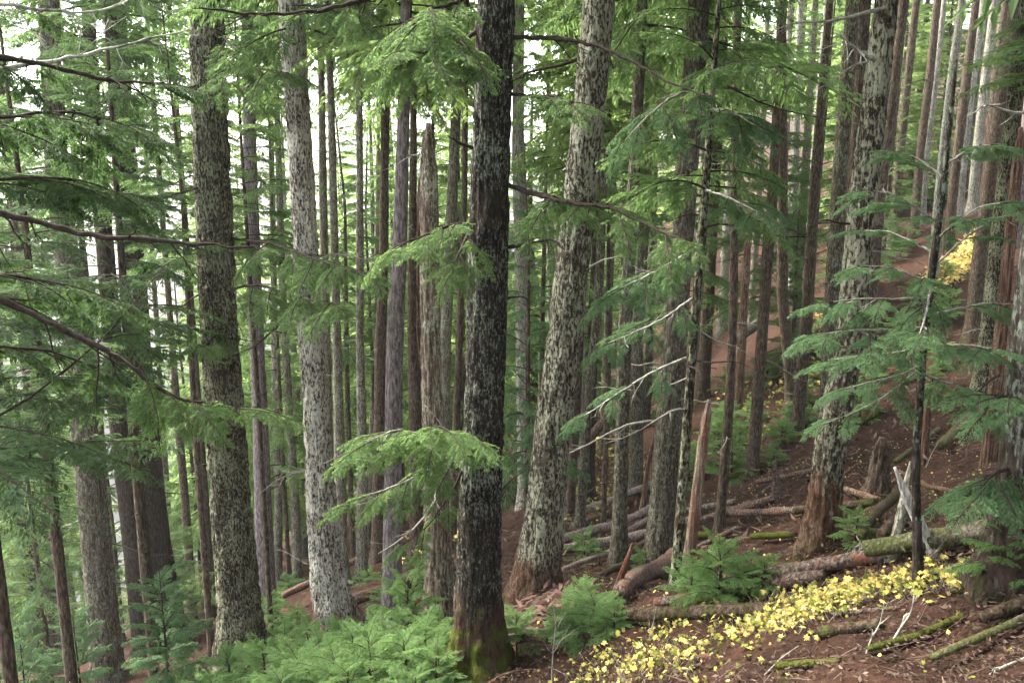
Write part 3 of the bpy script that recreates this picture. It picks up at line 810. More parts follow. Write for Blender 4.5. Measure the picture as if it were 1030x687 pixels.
T('C28', 'lichened grey trunk near the right edge behind the stripped red snag', [(1034, 0, 14), (1021, 100, 15), (1007, 220, 16), (994, 345, 17), (986, 400, 19)], M['mossy'], crown=('tall', -90, 0.7), dead=2, Y=16)
T('C29', 'stripped reddish snag with a broken top near the right edge', [(1027, 128, 9), (1018, 220, 11), (1010, 300, 12), (1002, 380, 12.5), (994, 470, 14)], M['red'], broken=True, dead=2, near=True, amp=0.05, flare=0.2, name='broken_snag', cat='dead tree')
T('C30', 'thick blotchy grey trunk cut by the right edge, in the right foreground', [(1078, 0, 38), (1056, 180, 40), (1041, 330, 42), (1030, 470, 44), (1022, 540, 46), (1014, 584, 54)], M['blotch'], crown=('mid', -420, 1.1), dead=2, near=True, flare=0.3, amp=0.05)

# ------------------------------------------------------------------ understorey hemlocks and firs with low boughs
def under(px, Y, h, label, kind='under', start=1.6, stem=0.05, sc=1.0, mat='brown', name='understorey_hemlock', dead=2, group=None):
    d = ray(px, 300.0)
    X = d[0] / d[1] * Y
    B = np.array([X, Y, float(H(X, Y))])
    k = len(TREES)
    g = np.random.default_rng(5000 + k)
    root = empty(name, B, label, 'tree', group)
    P = np.array([[0, 0, -0.3], [0.02, 0, h * .35], [g.uniform(-.15, .15), g.uniform(-.1, .1), h * .7], [g.uniform(-.2, .2), 0, h]])
    link('trunk', trunk_mesh('trunk', P, np.array([1, .85, .5, .06]) * stem, M[mat], 12, 0.15, 0.3, 0.04, k), root)
    if kind is None:
        for j in range(dead):
            b = link('dead_branch', DEAD[(k + j) % len(DEAD)], root)
            b.location = (0, 0, g.uniform(.8, h * .8)); b.rotation_euler = (0, .15, g.uniform(0, 6.28)); b.scale = (.8, .8, .8)
        TREES['U%d' % k] = (root, B, None)
        return root
    me = CR[kind][k % len(CR[kind])]
    base_h = {'under': 8, 'undershade': 8, 'underfir': 6.5, 'mid': 11, 'far': 17, 'tall': 15}[kind]
    c = link('crown', me, root)
    c.location = (0, 0, start)
    c.rotation_euler = (0, 0, g.uniform(0, 6.28))
    c.scale = (sc, sc, (h - start + .15) / base_h)
    for j in range(dead):
        b = link('dead_branch', DEAD[(k + j) % len(DEAD)], root)
        b.location = (0, 0, g.uniform(.5, max(start, .8)))
        b.rotation_euler = (0, .2, g.uniform(0, 6.28)); b.scale = (.6, .6, .6)
    TREES['U%d' % k] = (root, B, None)
    return root

under(28, 11, 10.5, 'dark hemlock with dense drooping boughs filling the upper left, at the left edge', 'undershade', start=4.2, stem=.08, sc=1.15)
under(120, 12.5, 11.5, 'dark hemlock with layered boughs in front of the twin trunks', 'undershade', start=5.6, stem=.08, sc=1.1)
under(-40, 8.0, 8.5, 'near hemlock half out of frame at the upper left, dark boughs', 'undershade', start=4.0, stem=.07, sc=1.0)
under(185, 16, 13, 'hemlock with yellow-green boughs left of the stout mossy trunk', start=7.5, stem=.07)
under(252, 15, 12.5, 'hemlock with boughs hanging across the pale grey pole', start=7.0, stem=.05, sc=.9)
under(345, 25, 15, 'hemlock with bright backlit boughs behind the two poles right of the shaggy trunk', start=6.0, stem=.08, sc=1.2)
under(440, 23, 15, 'hemlock with bright boughs behind the broken snag', start=6.5, stem=.08, sc=1.2)
under(300, 31, 16, 'tall hemlock with pale boughs far behind the shaggy pale trunk', start=3.5, stem=.09, sc=1.5)
under(400, 33, 17, 'tall hemlock with pale boughs far behind the mauve-grey trunk', start=3.5, stem=.09, sc=1.5)
under(530, 15.5, 7.5, 'blue-green young fir behind the dark centre trunk, soft boughs to the right of it', 'underfir', start=1.2, stem=.05, sc=.8, name='young_fir')
under(545, 22, 14, 'hemlock with mid green boughs behind the leaning lichen-crusted trunk', start=4.0, stem=.07, sc=1.1)
under(612, 18, 10.5, 'green hemlock filling the gap right of the leaning lichen-crusted trunk', start=6.0, stem=.06, sc=1.0)
under(765, 26, 12, 'hemlock with low boughs on the slope behind the leaning brown pole', start=2.4, stem=.06, sc=1.2)
under(690, 27, 14, 'tall green hemlock up the slope behind the widest grey trunk', start=3.5, stem=.08, sc=1.4)
under(815, 26, 11.5, 'yellow-green hemlock on the slope left of the grey furrowed pair', start=3.2, stem=.07, sc=1.2)
under(1050, 15, 9.5, 'dark hemlock just past the right edge with boughs over the corner', start=5.0, stem=.07, sc=1.2)
under(90, 27, 12, 'pale green hemlock below the black trunks of the left edge', start=2.0, stem=.07, sc=1.4)
under(5, 20, 9, 'pale green hemlock low at the left edge behind the thin black trunk', start=1.5, stem=.07, sc=1.3)
under(180, 29, 14, 'bright yellow-green hemlock in the gap right of the dark twin trunks', start=2.0, stem=.07, sc=1.3)
under(145, 21, 4.5, 'grey-green young hemlock at the foot of the twin trunks', start=.6, stem=.04, sc=.9)

for (px, Y, h, st, sc, lab) in (
        (275, 24, 15, 3.0, 1.2, 'bright hemlock in the gap left of the shaggy pale trunk'),
        (345, 34, 17, 2.5, 1.5, 'bright green hemlock far behind the first two poles right of the shaggy trunk'),
        (372, 27, 15, 5.0, 1.3, 'backlit hemlock right of the straight slim grey pole'),
        (470, 29, 16, 3.0, 1.4, 'bright hemlock in the gap between the snag and the dark centre trunk'),
        (415, 40, 19, 2.0, 1.7, 'hemlock deep in the wood, seen just left of the broken snag'),
        (225, 36, 17, 2.0, 1.6, 'pale hemlock deep in the wood behind the stout mossy trunk'),
        (590, 30, 14, 1.5, 1.5, 'green hemlock on the far slope below the leaning lichen-crusted trunk'),
        (625, 36, 15, 1.0, 1.6, 'shaded hemlock far back between the grey-green trunk and the leaning one'),
        (835, 34, 12, 1.5, 1.4, 'shaded hemlock far back behind the grey furrowed pair'),
        (890, 38, 13, 1.0, 1.6, 'shaded hemlock far back between the brown trunk and the slim pole'),
        (930, 41, 13, 1.0, 1.6, 'shaded hemlock far back behind the bright pale slim trunk'),
        (1000, 40, 13, 2.0, 1.6, 'shaded hemlock far back at the right edge'),
        (328, 46, 22, 1.5, 1.9, 'faint pale hemlock at the very back, just right of the shaggy pale trunk'),
        (388, 52, 24, 1.5, 2.0, 'faint pale hemlock at the very back behind the dark brown trunk'),
        (446, 49, 23, 1.5, 2.0, 'faint pale hemlock at the very back behind the leaning grey pole'),
        (298, 55, 25, 1.5, 2.0, 'faint pale hemlock at the very back, left of the shaggy pale trunk'),
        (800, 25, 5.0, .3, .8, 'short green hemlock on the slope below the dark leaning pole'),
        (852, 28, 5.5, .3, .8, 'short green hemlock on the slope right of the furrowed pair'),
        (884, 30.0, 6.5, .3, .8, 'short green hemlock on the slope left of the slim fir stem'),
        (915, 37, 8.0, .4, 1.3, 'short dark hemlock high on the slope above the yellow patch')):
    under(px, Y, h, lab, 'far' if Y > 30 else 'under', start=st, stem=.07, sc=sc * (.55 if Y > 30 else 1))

# unseen trees of the surrounding wood, added to shade the foreground
for (X, Y, z, lab) in ((5.2, -1.4, 5.0, 'unseen hemlock added for shade, uphill beside the viewpoint'), (1.8, -5.0, 4.5, 'unseen hemlock added for shade behind the viewpoint'), (7.2, 2.6, 5.5, 'unseen hemlock added for shade uphill past the right edge'),
                       (8.0, -1.5, 5.0, 'unseen hemlock added for shade higher uphill behind the viewpoint'), (9.5, 6.5, 5.0, 'unseen hemlock added for shade on the slope well past the right edge'),
                       (-4.5, -2.5, 6.5, 'unseen hemlock added for shade downhill behind the viewpoint'), (-1.8, -6.0, 5.0, 'unseen hemlock added for shade farther behind the viewpoint'), (-8.0, 1.5, 7.0, 'unseen hemlock added for shade downhill well past the left edge'),
                       (4.0, -7.5, 4.5, 'unseen hemlock added for shade uphill and farther behind the viewpoint'), (-7.0, -7.0, 6.5, 'unseen hemlock added for shade downhill and farther behind the viewpoint'), (1.2, -11, 4.0, 'unseen hemlock added for shade farthest behind the viewpoint'),
                       (10.5, -6, 4.5, 'unseen hemlock added for shade far uphill behind the viewpoint'), (6.5, 5.1, 2.2, 'unseen low-boughed hemlock added for shade just past the right edge'),
                       (-4.4, -.9, 6.2, 'unseen hemlock added for shade just left of the viewpoint')):
    B = (X, Y, float(H(X, Y)))
    root = empty('conifer_tree', B, lab, 'tree')
    link('trunk', trunk_mesh('trunk', [[0, 0, -.5], [0, 0, 2], [.1, 0, 12], [.1, .1, 22]], [.24, .22, .14, .02], M['brown'], 18, .14, .4, .05, int(X * 10)), root)
    c = link('crown', CR['mid' if Y > -2 else 'tall'][int(abs(X)) % 4], root); c.location = (0, 0, z); c.scale = (1.35, 1.35, 1.2); c.rotation_euler = (0, 0, X)

# the sapling in front at the right, its long boughs built one by one
def right_sapling():
    B = hit(924, 586)
    root = empty('young_fir', B, 'slim young fir with flat blue-green boughs in front of the slope at the right', 'tree')
    Y0 = B[1]
    P = [at(x, y, Y0) - B for x, y in ((925, 600), (922, 520), (921, 460), (925, 400), (929, 340), (938, 270), (948, 195), (955, 130), (962, 60))]
    rr = np.array([5, 4.2, 4, 3.8, 3.6, 3.4, 3, 2.4, 1.0]) * pxm(925, 400, Y0)
    link('trunk', trunk_mesh('trunk', P, rr, M['stem'], 16, 0.04, 0.4, 0.06, 77), root)
    P = np.array(P)
    def axis_at(z):
        return np.array([np.interp(z, P[:, 2], P[:, k]) for k in range(3)])
    TREES['SAP'] = (root, B, axis_at)
right_sapling()
k = 0
for (x0, y0, x1, y1, dy, nf, fl) in (
        (944, 225, 872, 186, -.3, 9, .42), (942, 240, 1012, 198, -.3, 9, .42), (940, 255, 870, 226, .3, 9, .42), (936, 285, 866, 262, -.4, 10, .45),
        (938, 270, 1030, 208, .1, 10, .45), (934, 300, 832, 298, -.2, 12, .5), (932, 318, 1020, 300, .2, 10, .45), (931, 330, 822, 330, -.5, 12, .5),
        (930, 345, 1000, 345, -.5, 9, .45), (929, 350, 838, 356, .2, 12, .5), (927, 368, 850, 385, -.2, 10, .42), (926, 375, 985, 388, .3, 8, .4),
        (924, 372, 828, 420, -.4, 7, .36), (950, 180, 902, 150, .2, 7, .36), (952, 165, 1000, 140, -.2, 7, .36), (936, 290, 925, 330, -.9, 10, .45)):
    limb('SAP', [(x0, y0), ((x0 * 2 + x1) / 3, y0 + (y1 - y0) * .5 + 2), ((x0 + x1 * 2) / 3, y0 + (y1 - y0) * .85 + 2), (x1, y1 + 6)], 0.007, max(4, int(nf * .42)), twig_grey, twigs=2, sd=k, flen=fl * .8, fol='fir', dys=(0, dy), from_s=.12)
    k += 1

# ------------------------------------------------------------------ limbs that show one by one
limb('N1', [(-185, 170), (-60, 205), (0, 213), (70, 232), (130, 240), (200, 245), (255, 249)], .026, None, twig_dark, twigs=12, sd=1, dys=(0, .3), label='bare black limb running level to the stout mossy trunk')
limb('N1', [(-185, 215), (-70, 268), (0, 300), (70, 335), (125, 360), (150, 386), (185, 404), (240, 409)], .026, 9, twig_dark, twigs=10, sd=2, dys=(0, .2), from_s=.72, flen=.55, label='black limb drooping to a green spray')
limb('N1', [(-185, 30), (-60, 50), (0, 57), (60, 68), (110, 82), (165, 84)], .024, 5, twig_dark, twigs=12, sd=3, dys=(0, .5), from_s=.3, flen=.45, fol='shadehem')
limb('N1', [(-185, 110), (-40, 75), (40, 64), (85, 56), (125, 45), (190, 30)], .017, None, twig_lich, twigs=7, sd=4, dys=(0, 1.5), label='pale lichened limb rising to the right')
limb('N1', [(-185, -40), (-40, 0), (30, 8), (80, 15), (115, 9), (145, -8)], .014, 2, twig_lich, twigs=14, sd=5, dys=(0, .6), from_s=.4, flen=.3, fol='shadehem')
limb('N1', [(-185, 470), (0, 420), (60, 378), (110, 335), (165, 268)], .011, 3, twig_dark, twigs=7, sd=6, dys=(0, 2.2), from_s=.5, flen=.5, fol='shadehem')
limb('N1', [(-185, 120), (-80, 110), (0, 120), (70, 110), (130, 130)], .016, 10, twig_dark, twigs=6, sd=7, dys=(0, 1.6), from_s=.25, flen=.75, fol='shadehem')
limb('N1', [(-185, 230), (-80, 190), (0, 180), (60, 178), (105, 192)], .016, 10, twig_dark, twigs=6, sd=8, dys=(0, 1.3), from_s=.25, flen=.7, fol='shadehem')
limb('N1', [(-185, 330), (-80, 290), (0, 275), (60, 285), (115, 300)], .016, 9, twig_dark, twigs=6, sd=9, dys=(0, 1.8), from_s=.25, flen=.7, fol='shadehem')
limb('N1', [(-185, 380), (-80, 340), (0, 350), (50, 352), (100, 372)], .014, 7, twig_dark, twigs=6, sd=10, dys=(0, 1.5), from_s=.25, flen=.6, fol='shadehem')

limb('L10', [(232, 290), (262, 286), (300, 300), (335, 306)], .02, 8, twig_dark, twigs=4, sd=21, dys=(0, -2.5), from_s=.15, flen=.9)
limb('L10', [(232, 240), (275, 245), (320, 262), (368, 276)], .02, 9, twig_dark, twigs=4, sd=22, dys=(0, -3), from_s=.2, flen=.9)
limb('L10', [(215, 60), (250, 66), (280, 74)], .02, 6, twig_dark, twigs=4, sd=23, dys=(0, -2), from_s=.1, flen=.9)
limb('L10', [(210, 80), (190, 90), (165, 84), (140, 88)], .025, None, twig_dark, twigs=6, sd=24, dys=(0, -1))
limb('L10', [(218, 30), (240, 52), (225, 84)], .02, 7, twig_dark, twigs=3, sd=25, dys=(0, -2.5), from_s=.1, flen=.8)
limb('L10', [(222, 330), (205, 350), (190, 345)], .015, 5, twig_dark, twigs=3, sd=26, dys=(0, -2), from_s=.1, flen=.7)

# limbs of the dark centre tree
limb('C1', [(506, -40), (440, -20), (370, 0), (330, 10), (300, 15), (255, 14), (200, 8)], .030, 3, twig_dark, twigs=12, sd=31, dys=(0, -1.2), from_s=.45, flen=.4, label='bare black limb sweeping down across the top')
limb('C1', [(480, 31), (462, 45), (445, 52), (428, 53), (413, 53)], .022, 9, twig_dark, twigs=5, sd=32, dys=(0, -.8), from_s=.2, flen=.75)
limb('C1', [(482, -10), (455, 5), (435, 8), (415, 26)], .02, 8, twig_dark, twigs=5, sd=33, dys=(0, -.6), from_s=.25, flen=.75)
limb('C1', [(514, 38), (560, 38), (600, 46), (640, 64), (680, 88), (716, 97)], .020, None, twig_dark, twigs=8, sd=34, dys=(0, -1.2), label='bare dark limb arching over to the right')
limb('C1', [(510, 186), (540, 196), (575, 205), (612, 208), (650, 225), (680, 240)], .022, 8, twig_dark, twigs=6, sd=35, dys=(0, -1.4), from_s=.12, flen=0.55, label='drooping limb with dark green sprays to the right')
limb('C1', [(511, 249), (530, 246), (556, 240), (568, 252)], .015, None, twig_dark, twigs=6, sd=36, dys=(0, -.5))
limb('C1', [(510, 95), (530, 96), (560, 97), (575, 104)], .012, 5, twig_dark, twigs=5, sd=37, dys=(0, -.7), from_s=.1, flen=0.5)
limb('C1', [(478, 150), (462, 144), (450, 137)], .016, None, twig_dark, twigs=4, sd=38, dys=(0, -.3))
limb('C1', [(472, 226), (455, 226), (430, 236), (404, 246)], .016, 6, twig_dark, twigs=3, sd=39, dys=(0, -.9), from_s=.05, flen=0.55)
limb('C1', [(470, 236), (462, 255), (452, 275)], .012, 4, twig_dark, twigs=3, sd=40, dys=(0, -.6), from_s=.05, flen=0.5)
limb('C1', [(468, 446), (450, 440), (425, 436), (395, 432), (368, 446)], .016, 11, twig_grey, twigs=5, sd=41, dys=(0, -1.0), from_s=.06, flen=0.68, fshift=.25, label='broad light green bough spreading left')
limb('C1', [(468, 450), (448, 462), (422, 478), (395, 490), (362, 500)], .014, 8, twig_grey, twigs=5, sd=42, dys=(0, -.5), from_s=.08, flen=0.6, fshift=.15, droop=.15)
limb('C1', [(468, 440), (455, 434), (436, 428)], .012, 5, twig_grey, twigs=3, sd=43, dys=(0, -1.4), from_s=.08, flen=0.55, fshift=.2)
limb('C1', [(466, 470), (452, 500), (430, 530), (405, 548)], .010, 4, twig_dark, twigs=6, sd=44, dys=(0, -.4), from_s=.3, flen=0.4, droop=.3)
limb('C1', [(510, 300), (525, 298), (540, 306)], .010, None, twig_dark, twigs=3, sd=45, dys=(0, -.2))
limb('C30', [(1020, 470), (1000, 476), (985, 492)], .012, 6, twig_dark, twigs=3, sd=51, dys=(0, -.3), from_s=.1, flen=.5, fol='fir')
limb('C30', [(1022, 400), (1005, 398), (990, 412)], .012, 5, twig_dark, twigs=3, sd=53, dys=(0, -.3), from_s=.1, flen=.45, fol='fir')
limb('C18', [(880, 60), (872, 56), (858, 48), (843, 34)], .02, None, twig_lich, twigs=5, sd=54, dys=(0, -1.0), label='short lichen-hung stub')
limb('C6', [(703, 96), (690, 92), (672, 100), (650, 118), (630, 140)], .012, 5, twig_grey, twigs=4, sd=55, dys=(0, -.6), from_s=.1, flen=0.6, fol='fir')
limb('C6', [(708, 190), (735, 200), (765, 215)], .012, 4, twig_lich, twigs=5, sd=56, dys=(0, -.8), from_s=.15, flen=0.55, fol='fir')
limb('C6', [(700, 250), (680, 262), (650, 278), (620, 292)], .014, 6, twig_lich, twigs=5, sd=57, dys=(0, -1), from_s=.1, flen=0.6, fol='fir')
limb('C6', [(696, 300), (672, 318), (648, 330), (612, 345)], .012, 5, twig_lich, twigs=6, sd=58, dys=(0, -.8), from_s=.15, flen=0.55, fol='fir')
limb('C6', [(690, 360), (660, 372), (630, 390), (585, 420)], .012, 4, twig_lich, twigs=7, sd=59, dys=(0, -.6), from_s=.25, flen=0.5, fol='fir')
limb('C6', [(714, 110), (735, 112), (760, 126)], .012, 5, twig_grey, twigs=3, sd=60, dys=(0, -.6), from_s=.1, flen=0.55, fol='fir')

# ------------------------------------------------------------------ trees farther back
g = np.random.default_rng(77)
placed = []
n_bg = 0
for it in range(4000):
    if n_bg >= 84: break
    px = g.uniform(-90, 1110); Y = 24 + 56 * g.random() ** 1.0
    if px > 560 and (Y < 36 or g.random() < .35): continue
    if px < 300 and g.random() < .4: continue
    d = ray(px, 300); X = d[0] / d[1] * Y
    if any((X - a) ** 2 + (Y - b) ** 2 < (2.6 if Y < 45 else 3.6) ** 2 for a, b in placed): continue
    if any((X - q[1][0]) ** 2 + (Y - q[1][1]) ** 2 < 1.6 ** 2 for q in TREES.values()): continue
    placed.append((X, Y)); n_bg += 1
    left = px < 520
    if px < 260:   lab, grp = 'pale green conifer in the hazy bright wood far behind the left trunks', 'far conifers behind the left trunks'
    elif px < 520: lab, grp = 'bright green conifer in the wood far behind the poles left of centre', 'far conifers behind the poles left of centre'
    elif px < 780: lab, grp = 'green conifer in the wood far behind the trunks right of centre', 'far conifers behind the trunks right of centre'
    else:          lab, grp = 'shaded conifer at the back of the upper right slope', 'far conifers at the back of the upper right slope'
    h = g.uniform(17, 25) if left else g.uniform(13, 19)
    st = g.uniform(2, 6) if left else g.uniform(3.5, 8)
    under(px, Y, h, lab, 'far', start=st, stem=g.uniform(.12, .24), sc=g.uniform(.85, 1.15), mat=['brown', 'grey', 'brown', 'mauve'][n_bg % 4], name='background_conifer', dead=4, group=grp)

for it in range(60):
    px = g.uniform(810, 1060) if it % 2 else g.uniform(520, 820)
    Y = g.uniform(24, 48); d = ray(px, 300); X = d[0] / d[1] * Y
    if any((X - q[1][0]) ** 2 + (Y - q[1][1]) ** 2 < .9 ** 2 for q in TREES.values()): continue
    lab, grp = (('slender grey-brown pole high on the upper right slope', 'slender poles on the upper right slope') if px > 810 else ('slender grey-brown pole deep between the trunks right of centre', 'slender poles right of centre'))
    under(px, Y, g.uniform(14, 20), lab, None, stem=g.uniform(.10, .19), mat=['pole', 'mauve', 'pale', 'pole'][it % 4], name='bare_pole_tree', dead=4, group=grp)

# ------------------------------------------------------------------ snags, stumps, leaning poles
T('S1', 'tan barkless snag with a broken top, leaning right beside the mottled stem', [(713, 402, 9), (709, 430, 10.5), (703, 480, 11), (697, 530, 11), (690, 586, 12)], M['tan'], broken=True, dead=0, near=True, amp=0.05, flare=0.1, name='broken_snag', cat='dead tree')
T('S2', 'tall thin tan snag far up the slope behind the reddish brown pole', [(752, 238, 7), (750, 280, 7.5), (746, 345, 9)], M['red'], broken=True, dead=1, Y=24, name='broken_snag', cat='dead tree')
T('S3', 'weathered grey and red stump with splintered top on the brown slope', [(887, 440, 13), (886, 460, 15), (884, 478, 17), (882, 496, 19)], M['brown'], broken=True, dead=0, near=True, amp=0.14, flare=0.5, name='stump', cat='stump')
T('S4', 'small dark reddish stump standing alone on the bare slope', [(779, 463, 8), (780, 480, 9), (781, 503, 11)], M['logwood'], broken=True, dead=0, near=True, amp=0.12, flare=0.4, name='stump', cat='stump')
T('S5', 'short rotten red stub behind the slim young fir stem', [(933, 398, 7), (931, 430, 8), (928, 466, 9)], M['red'], broken=True, dead=0, near=True, amp=0.12, flare=0.2, name='stump', cat='stump')
T('S6', 'bleached white splintered pole leaning left against a grey pole', [(900, 470, 7), (912, 500, 11), (925, 528, 12), (939, 558, 12)], M['whitewood'], broken=True, dead=0, near=True, amp=0.06, flare=0.0, name='leaning_pole', cat='dead pole')
T('S7', 'pale grey barked pole leaning right, crossing the bleached white pole', [(916, 464, 7), (910, 500, 9), (904, 530, 10), (896, 564, 11)], M['pale'], broken=True, dead=0, near=True, amp=0.04, flare=0.0, name='leaning_pole', cat='dead pole')
T('S8', 'short tan stake-like snag between two grey trunks below the fallen poles', [(657, 440, 4), (652, 465, 5), (645, 508, 6)], M['red'], broken=True, dead=0, Y=18, name='broken_snag', cat='dead tree')
T('S9', 'thin brown pole leaning against the widest grey trunk', [(636, 546, 5), (630, 566, 6), (616, 604, 7)], M['logwood'], broken=True, dead=0, near=True, amp=0.06, flare=0.0, name='leaning_pole', cat='dead pole')

# ------------------------------------------------------------------ logs
def log(label, a, b, mat, Ya=None, Yb=None, lift=0.3, stubs=3, sd=0, name='fallen_log', cat='log', up=0.0):
    """a, b: (px, py, width) of the two ends"""
    E = []
    for (x, y, w), Yx in ((a, Ya), (b, Yb)):
        if Yx is None:
            p = hit(x, y)
        else:
            p = at(x, y, Yx)
        E.append((p, w / 2 * pxm(x, y, p[1])))
    (A, ra), (B, rb) = E; ra *= 1.25; rb *= 1.25; lift = lift + 0.55
    g = np.random.default_rng(7000 + sd)
    n = max(16, int(np.linalg.norm(B - A) / 0.06))
    q = np.linspace(0, 1, n)[:, None]
    P = A + (B - A) * q
    gz = H(P[:, 0], P[:, 1])
    r = ra + (rb - ra) * q[:, 0]
    if Ya is None and Yb is None:
        exc = np.percentile(gz - P[:, 2], 70)
        sm = np.convolve(np.pad(gz, 20, mode='edge'), np.ones(41) / 41, 'valid')
        P[:, 2] = 0.6 * (P[:, 2] + exc) + 0.4 * sm + r * lift * 1.6 + up
    P[:, 0] += 0.10 * r * vnoise(np.stack([q[:, 0] * 9, q[:, 0] * 0 + sd, q[:, 0] * 0], -1), 3)
    mid = P.mean(0).copy()
    P -= mid
    sides = 20
    a_ = np.arange(sides) / sides * 2 * math.pi
    s = q * np.linalg.norm(B - A)
    R0 = max(ra, rb)
    pn = np.stack([np.cos(a_)[None] * 2.6 + 0 * s, np.sin(a_)[None] * 2.6 + 0 * s, s / R0 * 0.35 + 0 * a_[None]], -1)
    D = 1 + 0.12 * vnoise(pn, sd) + 0.06 * vnoise(pn * 3, sd + 1) + 0.09 * vnoise(np.stack([s / R0 * .5 + sd, s * 0, s * 0], -1), sd + 2)
    D = D * np.broadcast_to(1.0, (n, sides))
    mb = MB()
    v, f = tube(P, r, sides, D); mb.add(v, f)
    for k in range(stubs):
        i = int(g.integers(2, n - 2)); az = g.uniform(0, 6.28)
        d = np.array([math.cos(az), math.sin(az), abs(g.normal(0, .8))]); d = norm(d) * g.uniform(1.2, 3.5) * r[i]
        tub(mb, np.stack([P[i], P[i] + d * .6, P[i] + d]), np.array([.22, .15, .06]) * r[i], 6)
    o = link(name, mb.mesh(name, [mat], True)); o.location = mid
    return tag(o, label, cat)

log('long brown log with a broken tip lying behind the yellow leaves', (748, 600, 11), (908, 560, 12), M['logwood'], sd=1, lift=.5)
log('thick grey lichened log running behind the two crossed leaning poles', (868, 574, 13), (1040, 540, 19), M['grey'], sd=2, lift=.5)
log('short dark grey log left of the bleached twig pile', (758, 586, 9), (818, 573, 10), M['dark'], sd=3)
log('dark furrowed log end pointing at the widest grey trunk', (622, 611, 12), (676, 583, 16), M['logwood'], sd=4, lift=.6)
log('upper pale pink-grey fallen pole of the two lying left of the widest trunk', (560, 549, 7), (662, 512, 6), M['fallen'], sd=5, lift=.8)
log('lower pale pink-grey fallen pole of the two lying left of the widest trunk', (559, 559, 8), (700, 526, 7), M['fallen'], sd=6, lift=.8)
log('thin fallen pole up the slope above the pair of pink-grey poles', (586, 516, 6), (662, 487, 6), M['fallen'], sd=7, lift=.6)
log('broken log tilting up between a dark pole and a grey trunk', (576, 460, 7), (619, 411, 8), M['logwood'], Ya=21, Yb=20, sd=8)
log('pale log lying far up the slope between the two brown poles', (740, 343, 7), (768, 321, 8), M['pale'], Ya=27, Yb=27.5, sd=9)
log('reddish rotten log lying level between the leaning brown pole and the slope', (690, 538, 6), (778, 508, 7), M['logwood'], sd=10, lift=.7)
log('thin dark fallen pole at the foot of the leaning brown pole', (731, 488, 5), (778, 468, 6), M['dark'], sd=11)
log('low rotten red log left of the stout lichened trunk', (735, 522, 6), (822, 515, 7), M['logwood'], sd=12)
log('yellow-mossed log crossing behind the stout lichened trunk', (800, 524, 6), (880, 509, 7), M['mosslog'], sd=13, lift=.6)
log('left one of two mossy logs sloping down right of the stout lichened trunk', (866, 552, 8), (903, 508, 8), M['mosslog'], sd=14, lift=.9)
log('right one of two mossy logs sloping down right of the stout lichened trunk', (886, 550, 8), (918, 512, 8), M['mosslog'], sd=15, lift=.9)
log('smooth dark log slanting uphill to the stripped red snag', (944, 458, 8), (994, 414, 11), M['brown'], sd=16, lift=.7)
log('thin dark log on the slope at the right edge', (1000, 452, 6), (1040, 430, 7), M['brown'], sd=17)
log('brown log on the ground between the shaggy pale trunk and the broken snag', (350, 620, 9), (464, 577, 8), M['logwood'], sd=18, lift=.7)
log('thin dark log left of the shaggy pale trunk', (284, 606, 6), (366, 564, 5), M['logwood'], sd=19, lift=.7)
log('flat mossy log in front of the seedlings right of the dark centre trunk', (522, 654, 8), (612, 642, 9), M['mosslog'], sd=20, lift=.4)
log('bright mossy log among the yellow leaves', (622, 634, 11), (800, 618, 12), M['mosslog'], sd=21, lift=.5)
log('rotten brown log behind the yellow leaves, below the two shrub-like seedlings', (660, 622, 9), (830, 580, 11), M['logwood'], sd=22, lift=.4)
log('lichened branch-thick log at the lower right edge', (935, 676, 6), (1045, 622, 8), M['grey'], sd=23, lift=.7)
log('short mossy log half sunk in the dark soil of the right foreground', (822, 646, 9), (886, 632, 10), M['mosslog'], sd=24, lift=.2)
log('mossy humped log near the lower right edge', (985, 632, 9), (1045, 606, 12), M['mosslog'], sd=25, lift=.2)
log('dark rotten stick log in the middle of the right foreground soil', (872, 662, 5), (928, 641, 6), M['dark'], sd=26, lift=.4)
log('pinkish dead branch on the dark soil below the thick blotchy trunk', (905, 596, 3), (985, 576, 4), M['dark'], sd=27, lift=.6)
log('pale broken branch slanting down right of the crossed leaning poles', (926, 502, 4), (986, 530, 3), M['red'], Ya=None, sd=28, lift=1.2, name='fallen_branch', cat='branch')
log('grey log low on the shaded ground left of the yellow strip', (690, 604, 7), (770, 590, 7), M['mosslog'], sd=29, lift=.3)

for k, (ax_, ay, bx, by, w, mt, lab) in enumerate((
        (700, 668, 752, 655, 5, 'logwood', 'rotten brown stick log below the yellow leaves at the bottom'),
        (780, 676, 846, 664, 6, 'dark', 'dark half-buried log at the bottom edge right of the yellow leaves'),
        (930, 640, 968, 622, 6, 'dark', 'dark short log on the soil left of the lower right corner'),
        (840, 622, 905, 612, 4, 'logwood', 'thin brown log just below the yellow band'),
        (955, 600, 1000, 590, 5, 'mosslog', 'short mossy log in front of the thick blotchy trunk'))):
    log(lab, (ax_, ay, w), (bx, by, w * 1.1), M[mt], sd=90 + k, lift=-.2)

